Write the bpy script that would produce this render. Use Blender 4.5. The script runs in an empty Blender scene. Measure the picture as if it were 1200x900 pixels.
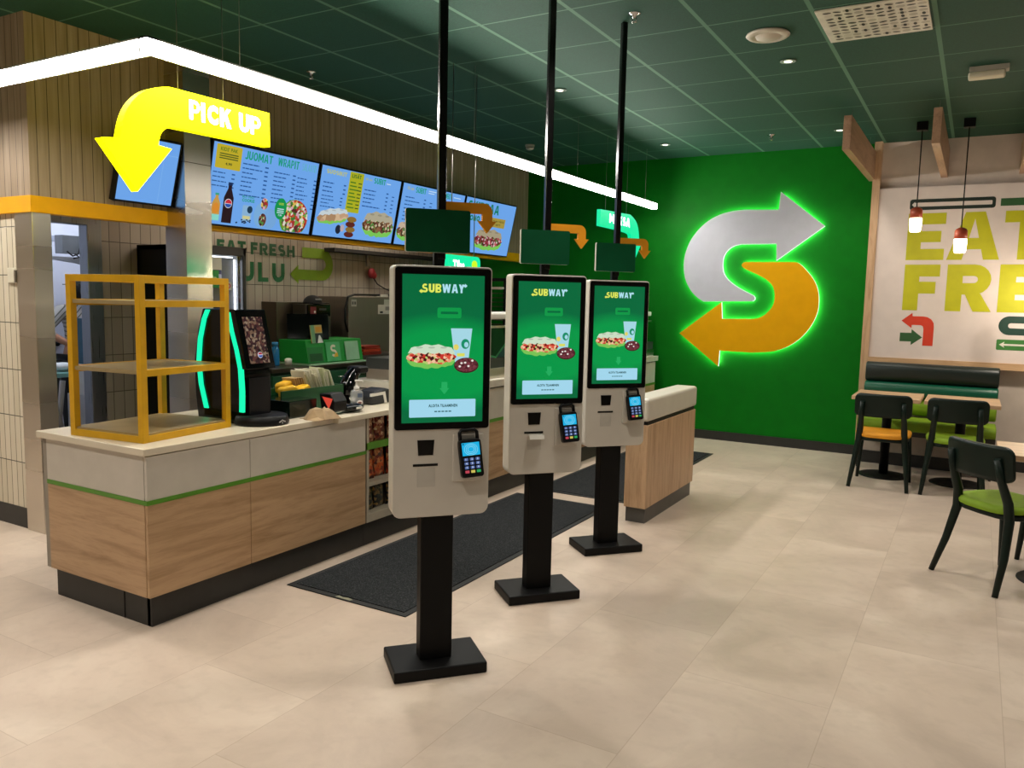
import bpy, bmesh, math, random
from mathutils import Vector, Matrix
random.seed(7)
S = bpy.context.scene
COL = S.collection
PI = math.pi
R = math.radians

# ------------------------------------------------------------------ materials
def lin(h):
    h = h.lstrip('#'); r = []
    for i in (0, 2, 4):
        c = int(h[i:i+2], 16)/255
        r.append(c/12.92 if c <= .04045 else ((c+.055)/1.055)**2.4)
    return (r[0], r[1], r[2], 1)
MATS = {}
def nodes(name):
    m = bpy.data.materials.new(name); m.use_nodes = True
    nt = m.node_tree; b = nt.nodes['Principled BSDF']
    return m, nt, b
def N(nt, t, **kw):
    n = nt.nodes.new(t)
    for k, v in kw.items():
        if k.startswith('_'): n.inputs[k[1:].replace('_', ' ')].default_value = v
        else: setattr(n, k, v)
    return n
def objco(nt, scale=(1, 1, 1), rot=(0, 0, 0)):
    tc = N(nt, 'ShaderNodeTexCoord'); mp = N(nt, 'ShaderNodeMapping')
    mp.inputs['Scale'].default_value = scale; mp.inputs['Rotation'].default_value = rot
    nt.links.new(tc.outputs['Object'], mp.inputs['Vector']); return mp.outputs['Vector']
def worldco(nt, scale=(1, 1, 1), loc=(0, 0, 0)):
    g = N(nt, 'ShaderNodeNewGeometry'); mp = N(nt, 'ShaderNodeMapping')
    mp.inputs['Scale'].default_value = scale; mp.inputs['Location'].default_value = loc
    nt.links.new(g.outputs['Position'], mp.inputs['Vector']); return mp.outputs['Vector']
def mixc(nt, a, b, fac):
    m = N(nt, 'ShaderNodeMix', data_type='RGBA')
    for i, v in ((6, a), (7, b)):
        if isinstance(v, tuple): m.inputs[i].default_value = v
        else: nt.links.new(v, m.inputs[i])
    if isinstance(fac, (int, float)): m.inputs[0].default_value = fac
    else: nt.links.new(fac, m.inputs[0])
    return m.outputs[2]
def ramp(nt, fac, stops):
    r = N(nt, 'ShaderNodeValToRGB'); nt.links.new(fac, r.inputs[0])
    e = r.color_ramp.elements
    while len(e) < len(stops): e.new(.5)
    for k, (p, c) in enumerate(stops): e[k].position = p; e[k].color = c
    return r.outputs[0]
def G(v): return (v, v, v, 1)
def math_(nt, op, a, b=None):
    m = N(nt, 'ShaderNodeMath', operation=op)
    for i, v in ((0, a), (1, b)):
        if v is None: continue
        if isinstance(v, (int, float)): m.inputs[i].default_value = v
        else: nt.links.new(v, m.inputs[i])
    return m.outputs[0]

def mat(h, rough=.5, metal=0., var=.06, coat=0., bump=0., bs=60, spec=.5, name=None):
    """plain painted / plastic / metal surface with a little procedural variation"""
    key = ('m', h, rough, metal, var, coat, bump, bs, spec)
    if key in MATS: return MATS[key]
    m, nt, b = nodes(name or 'surface_'+h.strip('#'))
    c = lin(h); v = objco(nt)
    n = N(nt, 'ShaderNodeTexNoise', _Scale=9., _Detail=3.); nt.links.new(v, n.inputs['Vector'])
    d = tuple(x*(1-var*2.2) for x in c[:3])+(1,); e = tuple(min(1, x*(1+var)) for x in c[:3])+(1,)
    nt.links.new(ramp(nt, n.outputs['Fac'], [(.3, d), (.7, e)]), b.inputs['Base Color'])
    b.inputs['Roughness'].default_value = rough; b.inputs['Metallic'].default_value = metal
    b.inputs['Coat Weight'].default_value = coat; b.inputs['Specular IOR Level'].default_value = spec
    if bump:
        n2 = N(nt, 'ShaderNodeTexNoise', _Scale=float(bs)); nt.links.new(v, n2.inputs['Vector'])
        bp = N(nt, 'ShaderNodeBump', _Strength=bump, _Distance=.004); nt.links.new(n2.outputs['Fac'], bp.inputs['Height'])
        nt.links.new(bp.outputs['Normal'], b.inputs['Normal'])
    MATS[key] = m; return m
def em(h, s=1., gloss=0., name=None):
    """self-lit surface: screens, lamps, lit signs"""
    key = ('e', h, s, gloss)
    if key in MATS: return MATS[key]
    m, nt, b = nodes(name or 'lit_'+h.strip('#'))
    b.inputs['Base Color'].default_value = (.01, .01, .01, 1)
    b.inputs['Roughness'].default_value = .12 if gloss else .6
    b.inputs['Specular IOR Level'].default_value = .5 if gloss else .05
    b.inputs['Emission Color'].default_value = lin(h); b.inputs['Emission Strength'].default_value = s
    MATS[key] = m; return m
def wood(name, a, bcol, axis='Y', rough=.45, sc=1., worldspace=True):
    key = ('w', name)
    if key in MATS: return MATS[key]
    m, nt, b = nodes(name)
    st = {'X': (1.2, 14, 14), 'Y': (14, 1.2, 14), 'Z': (14, 14, 1.2)}[axis]
    v = worldco(nt, tuple(s*sc for s in st)) if worldspace else objco(nt, tuple(s*sc for s in st))
    n = N(nt, 'ShaderNodeTexNoise', _Scale=1.3, _Detail=6., _Roughness=.62, _Distortion=.7); nt.links.new(v, n.inputs['Vector'])
    n2 = N(nt, 'ShaderNodeTexNoise', _Scale=9., _Detail=3.); nt.links.new(v, n2.inputs['Vector'])
    c1 = ramp(nt, n.outputs['Fac'], [(.32, lin(bcol)), (.52, lin(a)), (.75, tuple(min(1, x*1.12) for x in lin(a)[:3])+(1,))])
    c2 = mixc(nt, c1, lin(bcol), math_(nt, 'MULTIPLY', ramp(nt, n2.outputs['Fac'], [(.52, G(0)), (.7, G(1))]), .35))
    nt.links.new(c2, b.inputs['Base Color']); b.inputs['Roughness'].default_value = rough
    MATS[key] = m; return m

def lines_mask(nt, coord, period, width, offset=0.):
    """1 on a thin line repeated every `period` along the given coordinate socket"""
    a = math_(nt, 'DIVIDE', math_(nt, 'SUBTRACT', coord, offset), period)
    f = math_(nt, 'FRACT', a); d = math_(nt, 'ABSOLUTE', math_(nt, 'SUBTRACT', f, .5))
    return math_(nt, 'GREATER_THAN', d, .5-width/period/2)
def xyz(nt):
    g = N(nt, 'ShaderNodeNewGeometry'); s = N(nt, 'ShaderNodeSeparateXYZ'); nt.links.new(g.outputs['Position'], s.inputs[0]); return s.outputs

def m_floor():
    m, nt, b = nodes('floor_stone_tiles')
    p = xyz(nt)
    v = worldco(nt, (1, 1, 1))
    # staggered 0.58 x 1.16 m slabs
    col = math_(nt, 'FLOOR', math_(nt, 'DIVIDE', math_(nt, 'SUBTRACT', p[0], .195), .5775))
    sh = math_(nt, 'MULTIPLY', math_(nt, 'FRACT', math_(nt, 'MULTIPLY', col, .37)), 1.155)
    yy = math_(nt, 'ADD', p[1], sh)
    row = math_(nt, 'FLOOR', math_(nt, 'DIVIDE', yy, 1.155))
    sx = lines_mask(nt, p[0], .5775, .0035, .195); sy = lines_mask(nt, yy, 1.155, .0035)
    seam = math_(nt, 'MAXIMUM', sx, sy)
    cb = N(nt, 'ShaderNodeCombineXYZ'); nt.links.new(col, cb.inputs[0]); nt.links.new(row, cb.inputs[1])
    wn = N(nt, 'ShaderNodeTexWhiteNoise'); nt.links.new(cb.outputs[0], wn.inputs['Vector'])
    off = N(nt, 'ShaderNodeVectorMath', operation='SCALE'); nt.links.new(wn.outputs['Color'], off.inputs[0]); off.inputs['Scale'].default_value = 9.
    ad = N(nt, 'ShaderNodeVectorMath', operation='ADD'); nt.links.new(v, ad.inputs[0]); nt.links.new(off.outputs[0], ad.inputs[1])
    n = N(nt, 'ShaderNodeTexNoise', _Scale=1.6, _Detail=7., _Roughness=.62, _Distortion=.8); nt.links.new(ad.outputs[0], n.inputs['Vector'])
    n2 = N(nt, 'ShaderNodeTexNoise', _Scale=14., _Detail=4.); nt.links.new(ad.outputs[0], n2.inputs['Vector'])
    c = ramp(nt, n.outputs['Fac'], [(.3, lin('#b09f90')), (.5, lin('#c0ae9e')), (.72, lin('#cdbdad'))])
    c = mixc(nt, c, lin('#a39384'), math_(nt, 'MULTIPLY', ramp(nt, n2.outputs['Fac'], [(.5, G(0)), (.8, G(1))]), .35))
    c = mixc(nt, c, lin('#a08e7e'), math_(nt, 'MULTIPLY', wn.outputs['Value'], .22))
    c = mixc(nt, c, lin('#8d7a68'), math_(nt, 'MULTIPLY', seam, .38))
    nt.links.new(c, b.inputs['Base Color'])
    nt.links.new(ramp(nt, n.outputs['Fac'], [(.3, G(.36)), (.7, G(.5))]), b.inputs['Roughness'])
    b.inputs['Specular IOR Level'].default_value = .4
    return m
def m_ceiling():
    m, nt, b = nodes('ceiling_green_panels')
    p = xyz(nt)
    a = lines_mask(nt, p[0], .597, .026, -2.707); c2 = lines_mask(nt, p[1], .6075, .012, 4.207)
    n = N(nt, 'ShaderNodeTexNoise', _Scale=120.); nt.links.new(worldco(nt), n.inputs['Vector'])
    base = ramp(nt, n.outputs['Fac'], [(.3, lin('#0d3f2d')), (.7, lin('#154c38'))])
    c = mixc(nt, base, lin('#557e66'), math_(nt, 'MAXIMUM', a, c2))
    nt.links.new(c, b.inputs['Base Color']); b.inputs['Roughness'].default_value = .75
    h = math_(nt, 'MAXIMUM', lines_mask(nt, p[0], .597, .034, -2.707), lines_mask(nt, p[1], .6075, .018, 4.207))
    bp = N(nt, 'ShaderNodeBump', _Strength=.4, _Distance=.004); nt.links.new(h, bp.inputs['Height']); nt.links.new(bp.outputs[0], b.inputs['Normal'])
    return m
def m_tiles(axis, tw, name, off=0., col=('#b5aaa0', '#c4bab0')):
    """vertical stacked wall tiles, 0.30 m tall rows at z = 0.13 + 0.3k"""
    m, nt, b = nodes(name)
    p = xyz(nt)
    g = math_(nt, 'MAXIMUM', lines_mask(nt, p[axis], tw, .0055, off), lines_mask(nt, p[2], .3, .006, .13))
    cb = N(nt, 'ShaderNodeCombineXYZ')
    nt.links.new(math_(nt, 'FLOOR', math_(nt, 'DIVIDE', math_(nt, 'SUBTRACT', p[axis], off), tw)), cb.inputs[0])
    nt.links.new(math_(nt, 'FLOOR', math_(nt, 'DIVIDE', math_(nt, 'SUBTRACT', p[2], .13), .3)), cb.inputs[1])
    wn = N(nt, 'ShaderNodeTexWhiteNoise'); nt.links.new(cb.outputs[0], wn.inputs['Vector'])
    c = mixc(nt, lin(col[0]), lin(col[1]), wn.outputs['Value'])
    c = mixc(nt, c, lin('#4c463f'), g)
    nt.links.new(c, b.inputs['Base Color'])
    nt.links.new(ramp(nt, g, [(0, G(.22)), (1, G(.8))]), b.inputs['Roughness'])
    bp = N(nt, 'ShaderNodeBump', _Strength=.5, _Distance=-.003); nt.links.new(g, bp.inputs['Height']); nt.links.new(bp.outputs[0], b.inputs['Normal'])
    return m
def m_slats(axis, name):
    m, nt, b = nodes(name)
    p = xyz(nt)
    g = lines_mask(nt, p[axis], .0705, .0045, .01)
    n = N(nt, 'ShaderNodeTexNoise', _Scale=1.3, _Detail=5.); nt.links.new(worldco(nt, (26, 26, 1.4)), n.inputs['Vector'])
    cb = N(nt, 'ShaderNodeCombineXYZ'); nt.links.new(math_(nt, 'FLOOR', math_(nt, 'DIVIDE', p[axis], .0705)), cb.inputs[0])
    wn = N(nt, 'ShaderNodeTexWhiteNoise'); nt.links.new(cb.outputs[0], wn.inputs['Vector'])
    c = ramp(nt, n.outputs['Fac'], [(.3, lin('#958068')), (.7, lin('#b39d86'))])
    c = mixc(nt, c, lin('#8f765a'), math_(nt, 'MULTIPLY', wn.outputs['Value'], .35))
    c = mixc(nt, c, lin('#2a2018'), math_(nt, 'MULTIPLY', g, .85))
    nt.links.new(c, b.inputs['Base Color']); b.inputs['Roughness'].default_value = .6
    bp = N(nt, 'ShaderNodeBump', _Strength=.8, _Distance=-.006); nt.links.new(g, bp.inputs['Height']); nt.links.new(bp.outputs[0], b.inputs['Normal'])
    return m
def m_steel(name='brushed_steel', c='#d2cbc0', rough=.3, sc=(.15, .15, 2.2)):
    if name in MATS: return MATS[name]
    m, nt, b = nodes(name)
    n = N(nt, 'ShaderNodeTexNoise', _Scale=2., _Detail=1.5); nt.links.new(worldco(nt, sc), n.inputs['Vector'])
    nt.links.new(ramp(nt, n.outputs['Fac'], [(.3, tuple(x*.88 for x in lin(c)[:3])+(1,)), (.7, lin(c))]), b.inputs['Base Color'])
    nt.links.new(ramp(nt, n.outputs['Fac'], [(.3, G(rough*.75)), (.7, G(rough*1.3))]), b.inputs['Roughness'])
    b.inputs['Metallic'].default_value = 1.; MATS[name] = m; return m
def m_mat():
    m, nt, b = nodes('mat_pile')
    v = objco(nt)
    n = N(nt, 'ShaderNodeTexNoise', _Scale=170., _Detail=4., _Roughness=.8); nt.links.new(v, n.inputs['Vector'])
    nt.links.new(ramp(nt, n.outputs['Fac'], [(.38, lin('#141517')), (.55, lin('#2c2e30')), (.68, lin('#5a5c5e'))]), b.inputs['Base Color'])
    b.inputs['Roughness'].default_value = .95; b.inputs['Specular IOR Level'].default_value = .1
    bp = N(nt, 'ShaderNodeBump', _Strength=.8, _Distance=.004); nt.links.new(n.outputs['Fac'], bp.inputs['Height']); nt.links.new(bp.outputs[0], b.inputs['Normal'])
    return m
def m_glass(name='clear_glass', c=(1, 1, 1, 1), rough=.02, alpha=.18):
    if name in MATS: return MATS[name]
    m, nt, b = nodes(name)
    out = nt.nodes['Material Output']; t = N(nt, 'ShaderNodeBsdfTransparent'); t.inputs[0].default_value = c
    g = N(nt, 'ShaderNodeBsdfGlossy'); g.inputs['Roughness'].default_value = rough
    fr = N(nt, 'ShaderNodeFresnel', _IOR=1.5); ms = N(nt, 'ShaderNodeMixShader')
    nt.links.new(math_(nt, 'MULTIPLY', fr.outputs[0], 1.6), ms.inputs[0]); nt.links.new(t.outputs[0], ms.inputs[1]); nt.links.new(g.outputs[0], ms.inputs[2])
    nt.links.new(ms.outputs[0], out.inputs['Surface']); MATS[name] = m; return m
def m_screen(name, centre, edge, z0, z1, s=1.):
    """lit display: brand background glowing stronger in its lower middle, under glossy glass"""
    m, nt, b = nodes(name)
    tc = N(nt, 'ShaderNodeTexCoord'); sp = N(nt, 'ShaderNodeSeparateXYZ'); nt.links.new(tc.outputs['Object'], sp.inputs[0])
    a = math_(nt, 'DIVIDE', math_(nt, 'SUBTRACT', sp.outputs[2], z0), z1-z0)
    dz = math_(nt, 'MULTIPLY', math_(nt, 'SUBTRACT', a, .4), 2.6); dx = math_(nt, 'MULTIPLY', sp.outputs[0], 2.6)
    d = math_(nt, 'ADD', math_(nt, 'MULTIPLY', dz, dz), math_(nt, 'MULTIPLY', dx, dx))
    c = ramp(nt, d, [(0., lin(centre)), (.35, lin(centre)), (.85, lin(edge))])
    nt.links.new(c, b.inputs['Emission Color']); b.inputs['Emission Strength'].default_value = s
    b.inputs['Base Color'].default_value = (.004, .01, .006, 1); b.inputs['Roughness'].default_value = .08
    return m
def m_carton(name, cols, scale=22., rough=.35):
    """printed foil / food picture speckle"""
    m, nt, b = nodes(name)
    v = objco(nt)
    vo = N(nt, 'ShaderNodeTexVoronoi', _Scale=float(scale)); nt.links.new(v, vo.inputs['Vector'])
    sp = N(nt, 'ShaderNodeSeparateColor'); nt.links.new(vo.outputs['Color'], sp.inputs[0])
    k = len(cols); c = ramp(nt, sp.outputs[0], [(i/max(1, k-1)*.9+.03, lin(x)) for i, x in enumerate(cols)])
    nt.links.new(c, b.inputs['Base Color']); b.inputs['Roughness'].default_value = rough
    return m
def m_picture(name, cols, scale, s=1.):
    m, nt, b = nodes(name)
    v = objco(nt)
    vo = N(nt, 'ShaderNodeTexVoronoi', _Scale=float(scale)); nt.links.new(v, vo.inputs['Vector'])
    sp = N(nt, 'ShaderNodeSeparateColor'); nt.links.new(vo.outputs['Color'], sp.inputs[0])
    k = len(cols); c = ramp(nt, sp.outputs[0], [(i/k, lin(x)) for i, x in enumerate(cols)])
    for n in nt.nodes:
        if n.type == 'VALTORGB': n.color_ramp.interpolation = 'CONSTANT'
    nt.links.new(c, b.inputs['Emission Color']); b.inputs['Emission Strength'].default_value = s
    b.inputs['Base Color'].default_value = (.01, .01, .01, 1); b.inputs['Roughness'].default_value = .2
    return m

# ------------------------------------------------------------------ mesh builder
class MB:
    def __init__(s): s.v = []; s.f = []; s.fm = []; s.sm = []; s.mats = []; s.M = None
    def mi(s, m):
        if m is None: m = s.cur
        if m not in s.mats: s.mats.append(m)
        return s.mats.index(m)
    cur = None
    def use(s, m): s.cur = m; return s
    def add(s, vs, fs, m=None, smooth=False):
        k = len(s.v); i = s.mi(m)
        for p in vs:
            p = Vector(p)
            if s.M is not None: p = s.M @ p
            s.v.append(p)
        for f in fs: s.f.append([k+a for a in f]); s.fm.append(i); s.sm.append(smooth)
        return s
    def box(s, x0, x1, y0, y1, z0, z1, m=None):
        if x0 > x1: x0, x1 = x1, x0
        if y0 > y1: y0, y1 = y1, y0
        if z0 > z1: z0, z1 = z1, z0
        vs = [(x, y, z) for x in (x0, x1) for y in (y0, y1) for z in (z0, z1)]
        return s.add(vs, [(0, 1, 3, 2), (4, 6, 7, 5), (0, 4, 5, 1), (2, 3, 7, 6), (0, 2, 6, 4), (1, 5, 7, 3)], m)
    def prism(s, pts, o, ux, uy, n, d0, d1, m=None, smooth=False, side=None):
        """outline pts in plane (o,ux,uy) swept from n*d0 to n*d1"""
        o, ux, uy, n = map(Vector, (o, ux, uy, n)); k = len(pts)
        a = [o+ux*p[0]+uy*p[1]+n*d0 for p in pts]; b = [o+ux*p[0]+uy*p[1]+n*d1 for p in pts]
        s.add(b, [list(range(k))], m); s.add(a, [list(range(k))[::-1]], m)
        s.add(a+b, [(i, (i+1) % k, (i+1) % k+k, i+k) for i in range(k)], side or m, smooth)
        return s
    def poly(s, pts, m=None): return s.add(pts, [list(range(len(pts)))], m)
    def tube(s, path, r, seg=8, m=None, cap=True, smooth=True):
        P = [Vector(p) for p in path]; k = len(P)
        rr = r if isinstance(r, (list, tuple)) else [r]*k
        vs = []; up = None
        for i in range(k):
            t = (P[min(i+1, k-1)]-P[max(i-1, 0)]).normalized()
            if up is None:
                up = Vector((0, 0, 1)) if abs(t.z) < .9 else Vector((1, 0, 0))
            a = t.cross(up).normalized(); up = a.cross(t).normalized()
            for j in range(seg):
                w = 2*PI*(j+.5)/seg; vs.append(P[i]+(a*math.cos(w)+up*math.sin(w))*rr[i])
        fs = [(i*seg+j, i*seg+(j+1) % seg, (i+1)*seg+(j+1) % seg, (i+1)*seg+j) for i in range(k-1) for j in range(seg)]
        s.add(vs, fs, m, smooth)
        if cap:
            s.add(vs[:seg], [list(range(seg))[::-1]], m); s.add(vs[-seg:], [list(range(seg))], m)
        return s
    def lathe(s, prof, c=(0, 0, 0), seg=24, m=None, smooth=True, ax='Z'):
        """prof = [(r, z)]"""
        c = Vector(c); vs = []
        for r, z in prof:
            for j in range(seg):
                w = 2*PI*j/seg; q = (r*math.cos(w), r*math.sin(w), z)
                if ax == 'X': q = (q[2], q[0], q[1])
                if ax == 'Y': q = (q[0], q[2], q[1])
                vs.append(c+Vector(q))
        k = len(prof)
        fs = [(i*seg+j, i*seg+(j+1) % seg, (i+1)*seg+(j+1) % seg, (i+1)*seg+j) for i in range(k-1) for j in range(seg)]
        s.add(vs, fs, m, smooth)
        if prof[0][0] > 1e-5: s.add(vs[:seg], [list(range(seg))[::-1]], m)
        if prof[-1][0] > 1e-5: s.add(vs[-seg:], [list(range(seg))], m)
        return s
    def blob(s, c, r, m=None, seg=10, rings=6, rot=None):
        c = Vector(c); vs = []
        for i in range(rings+1):
            ph = PI*i/rings
            for j in range(seg):
                w = 2*PI*j/seg
                p = Vector((r[0]*math.sin(ph)*math.cos(w), r[1]*math.sin(ph)*math.sin(w), r[2]*math.cos(ph)))
                if rot is not None: p = rot @ p
                vs.append(c+p)
        fs = [(i*seg+j, i*seg+(j+1) % seg, (i+1)*seg+(j+1) % seg, (i+1)*seg+j) for i in range(rings) for j in range(seg)]
        return s.add(vs, fs, m, True)
    def build(s, name, parent=None, bevel=0, seg=2, sub=0, off=None, solid=0, material=None):
        me = bpy.data.meshes.new(name)
        o = Vector((0, 0, 0)) if off is None else Vector(off)
        if material: s.mats = s.mats or [material]
        me.from_pydata([tuple(p-o) for p in s.v], [], s.f)
        for m in s.mats: me.materials.append(m)
        me.polygons.foreach_set('material_index', s.fm); me.polygons.foreach_set('use_smooth', s.sm)
        bm = bmesh.new(); bm.from_mesh(me); bmesh.ops.remove_doubles(bm, verts=bm.verts, dist=1e-6)
        if not getattr(s, 'flat', False): bmesh.ops.recalc_face_normals(bm, faces=bm.faces)
        bm.to_mesh(me); bm.free(); me.update()
        ob = bpy.data.objects.new(name, me); COL.objects.link(ob)
        if off is not None: ob.location = o
        if parent is not None: ob.parent = parent
        if bevel:
            md = ob.modifiers.new('bevel', 'BEVEL'); md.width = bevel; md.segments = seg; md.limit_method = 'ANGLE'; md.angle_limit = R(40)
        if sub:
            md = ob.modifiers.new('subd', 'SUBSURF'); md.levels = sub; md.render_levels = sub
        return ob
def tag(o, label=None, cat=None, group=None, kind=None):
    if label: o['label'] = label
    if cat: o['category'] = cat
    if group: o['group'] = group
    if kind: o['kind'] = kind
    return o
def thing(name, label, cat, loc=(0, 0, 0), rz=0., group=None):
    o = bpy.data.objects.new(name, None); COL.objects.link(o)
    o.empty_display_size = .1; o.location = loc; o.rotation_euler = (0, 0, rz)
    return tag(o, label, cat, group)
def single(mb, name, label, cat, group=None, bevel=0, sub=0, seg=2):
    """top-level thing that is one mesh; origin at its base centre"""
    xs = [p.x for p in mb.v]; ys = [p.y for p in mb.v]; zs = [p.z for p in mb.v]
    o = mb.build(name, off=((min(xs)+max(xs))/2, (min(ys)+max(ys))/2, min(zs)), bevel=bevel, sub=sub, seg=seg)
    return tag(o, label, cat, group)
def struct(mb, name, bevel=0): return tag(mb.build(name, bevel=bevel), kind='structure')
def part(mb, name, root, bevel=0, sub=0, label=None, seg=2):
    """mesh given in world coordinates, parented to an unrotated root empty (or to a part of one)"""
    base = Vector((0, 0, 0)); r = root
    while r is not None: base += Vector(r.location); r = r.parent
    for i in range(len(mb.v)): mb.v[i] = mb.v[i]-base
    o = mb.build(name, parent=root, bevel=bevel, sub=sub, seg=seg)
    if label: o['label'] = label
    return o
def dup(root, loc=None, rz=None):
    r = root.copy(); COL.objects.link(r)
    if loc is not None: r.location = loc
    if rz is not None: r.rotation_euler = (0, 0, rz)
    for ch in list(root.children):
        c = ch.copy(); COL.objects.link(c); c.parent = r
        for g in list(ch.children):
            d = g.copy(); COL.objects.link(d); d.parent = c
    return r

def rrect(x0, x1, y0, y1, r, k=5):
    if not isinstance(r, (list, tuple)): r = [r]*4
    P = []
    for (cx, cy, a, rr) in ((x1-r[0], y1-r[0], 0, r[0]), (x0+r[1], y1-r[1], 90, r[1]), (x0+r[2], y0+r[2], 180, r[2]), (x1-r[3], y0+r[3], 270, r[3])):
        if rr < 1e-6: P.append((cx, cy)); continue
        for i in range(k+1):
            w = R(a+90*i/k); P.append((cx+rr*math.cos(w), cy+rr*math.sin(w)))
    return P
def ell(cx, cy, rx, ry, k=24, a0=0, a1=360):
    n = k if a1-a0 >= 360 else k+1
    return [(cx+rx*math.cos(R(a0+(a1-a0)*i/k)), cy+ry*math.sin(R(a0+(a1-a0)*i/k))) for i in range(n)]
def smooth_poly(P, fix=(), it=2):
    """Chaikin corner cutting that keeps corners whose index is in fix"""
    fl = [i in fix for i in range(len(P))]
    for _ in range(it):
        Q = []; F = []
        n = len(P)
        for i in range(n):
            a, b, c = P[i-1], P[i], P[(i+1) % n]
            if fl[i]: Q.append(b); F.append(True)
            else:
                Q.append((b[0]*.75+a[0]*.25, b[1]*.75+a[1]*.25)); F.append(False)
                Q.append((b[0]*.75+c[0]*.25, b[1]*.75+c[1]*.25)); F.append(False)
        P, fl = Q, F
    return P

_font = {}
def glyphs(txt, off=0.):
    """(verts, faces) of a text line at size 1 with origin lower left, from the built-in font"""
    key = (txt, off)
    if key in _font: return _font[key]
    cu = bpy.data.curves.new('t', 'FONT'); cu.body = txt; cu.size = 1; cu.resolution_u = 3; cu.offset = off; cu.space_character = 1.0+off*2
    ob = bpy.data.objects.new('t', cu); COL.objects.link(ob)
    bpy.context.view_layer.update()
    me = bpy.data.meshes.new_from_object(ob.evaluated_get(bpy.context.evaluated_depsgraph_get()))
    vs = [(v.co.x, v.co.y) for v in me.vertices]; fs = [list(p.vertices) for p in me.polygons]
    bpy.data.objects.remove(ob); bpy.data.curves.remove(cu); bpy.data.meshes.remove(me)
    x0 = min(v[0] for v in vs); x1 = max(v[0] for v in vs); y0 = min(v[1] for v in vs); y1 = max(v[1] for v in vs)
    _font[key] = ([((v[0]-x0)/(x1-x0), (v[1]-y0)/(y1-y0)) for v in vs], fs, (x1-x0)/(y1-y0))
    return _font[key]
def glyph(ch, x, y, w, h, s):
    """heavy sans letters as lists of polygons"""
    b = s*.86
    if ch == 'E': return [[(x, y), (x+s, y), (x+s, y+h), (x, y+h)], [(x+s, y+h-b), (x+w, y+h-b), (x+w, y+h), (x+s, y+h)], [(x+s, y+(h-b)/2), (x+w*.9, y+(h-b)/2), (x+w*.9, y+(h+b)/2), (x+s, y+(h+b)/2)], [(x+s, y), (x+w, y), (x+w, y+b), (x+s, y+b)]]
    if ch == 'F': return glyph('E', x, y, w, h, s)[:3]
    if ch == 'T': return [[(x, y+h-b), (x+w, y+h-b), (x+w, y+h), (x, y+h)], [(x+(w-s)/2, y), (x+(w+s)/2, y), (x+(w+s)/2, y+h-b), (x+(w-s)/2, y+h-b)]]
    if ch == 'L': return [[(x, y), (x+s, y), (x+s, y+h), (x, y+h)], [(x+s, y), (x+w, y), (x+w, y+b), (x+s, y+b)]]
    if ch == 'H': return [[(x, y), (x+s, y), (x+s, y+h), (x, y+h)], [(x+w-s, y), (x+w, y), (x+w, y+h), (x+w-s, y+h)], [(x+s, y+(h-b)/2), (x+w-s, y+(h-b)/2), (x+w-s, y+(h+b)/2), (x+s, y+(h+b)/2)]]
    if ch == 'A':
        c = x+w/2; q = s*1.05; t0 = .3
        def lx(f): return x+(w/2-q*.62)*f
        def rx(f): return x+w-(w/2-q*.62)*f
        z1, z2 = .22, .22+b/h
        return [[(x, y), (x+q, y), (lx(1)+q*.62, y+h*.86), (lx(1)+q*.62, y+h), (lx(1), y+h)], [(x+w, y), (rx(1), y+h), (rx(1)-q*.62, y+h), (rx(1)-q*.62, y+h*.86), (x+w-q, y)],
                [(lx(z1)+q*.8, y+h*z1), (rx(z1)-q*.8, y+h*z1), (rx(z2)-q*.75, y+h*z2), (lx(z2)+q*.75, y+h*z2)]]
    if ch == 'I': return [[(x, y), (x+w, y), (x+w, y+h), (x, y+h)]]
    if ch == 'M':
        d = s*.95
        return [[(x, y), (x+s, y), (x+s, y+h), (x, y+h)], [(x+w-s, y), (x+w, y), (x+w, y+h), (x+w-s, y+h)], [(x+s*.1, y+h), (x+s*1.1, y+h), (x+w/2+d*.45, y+h*.2), (x+w/2-d*.45, y+h*.2)], [(x+w-s*.1, y+h), (x+w-s*1.1, y+h), (x+w/2-d*.45, y+h*.2), (x+w/2+d*.45, y+h*.2)]]
    if ch == 'W':
        q = s*.95; P = []; a0, a1, a2, a3, a4 = x+q/2, x+w*.27, x+w/2, x+w*.73, x+w-q/2
        for (t0, t1) in ((a0, a1), (a2, a1), (a2, a3), (a4, a3)): P.append([(t0-q/2, y+h), (t1-q/2, y), (t1+q/2, y), (t0+q/2, y+h)])
        return P
    if ch == 'Y': return [[(x+w/2-s/2, y), (x+w/2+s/2, y), (x+w/2+s/2, y+h*.45), (x+w/2-s/2, y+h*.45)], [(x, y+h), (x+w/2-s/2, y+h*.4), (x+w/2+s/2, y+h*.4), (x+s*1.05, y+h)], [(x+w, y+h), (x+w-s*1.05, y+h), (x+w/2-s/2, y+h*.4), (x+w/2+s/2, y+h*.4)]]
    if ch == 'K': return [[(x, y), (x+s, y), (x+s, y+h), (x, y+h)], [(x+s, y+h*.38), (x+s, y+h*.66), (x+w-s*1.15, y+h), (x+w, y+h)], [(x+s*1.2, y+h*.5), (x+s*1.9, y+h*.74), (x+w*1.04, y), (x+w*1.04-s*1.2, y)]]
    if ch == 'N': return [[(x, y), (x+s, y), (x+s, y+h), (x, y+h)], [(x+w-s, y), (x+w, y), (x+w, y+h), (x+w-s, y+h)], [(x+s*.4, y+h), (x+s*1.3, y+h), (x+w-s*.4, y), (x+w-s*1.3, y)]]
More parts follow.
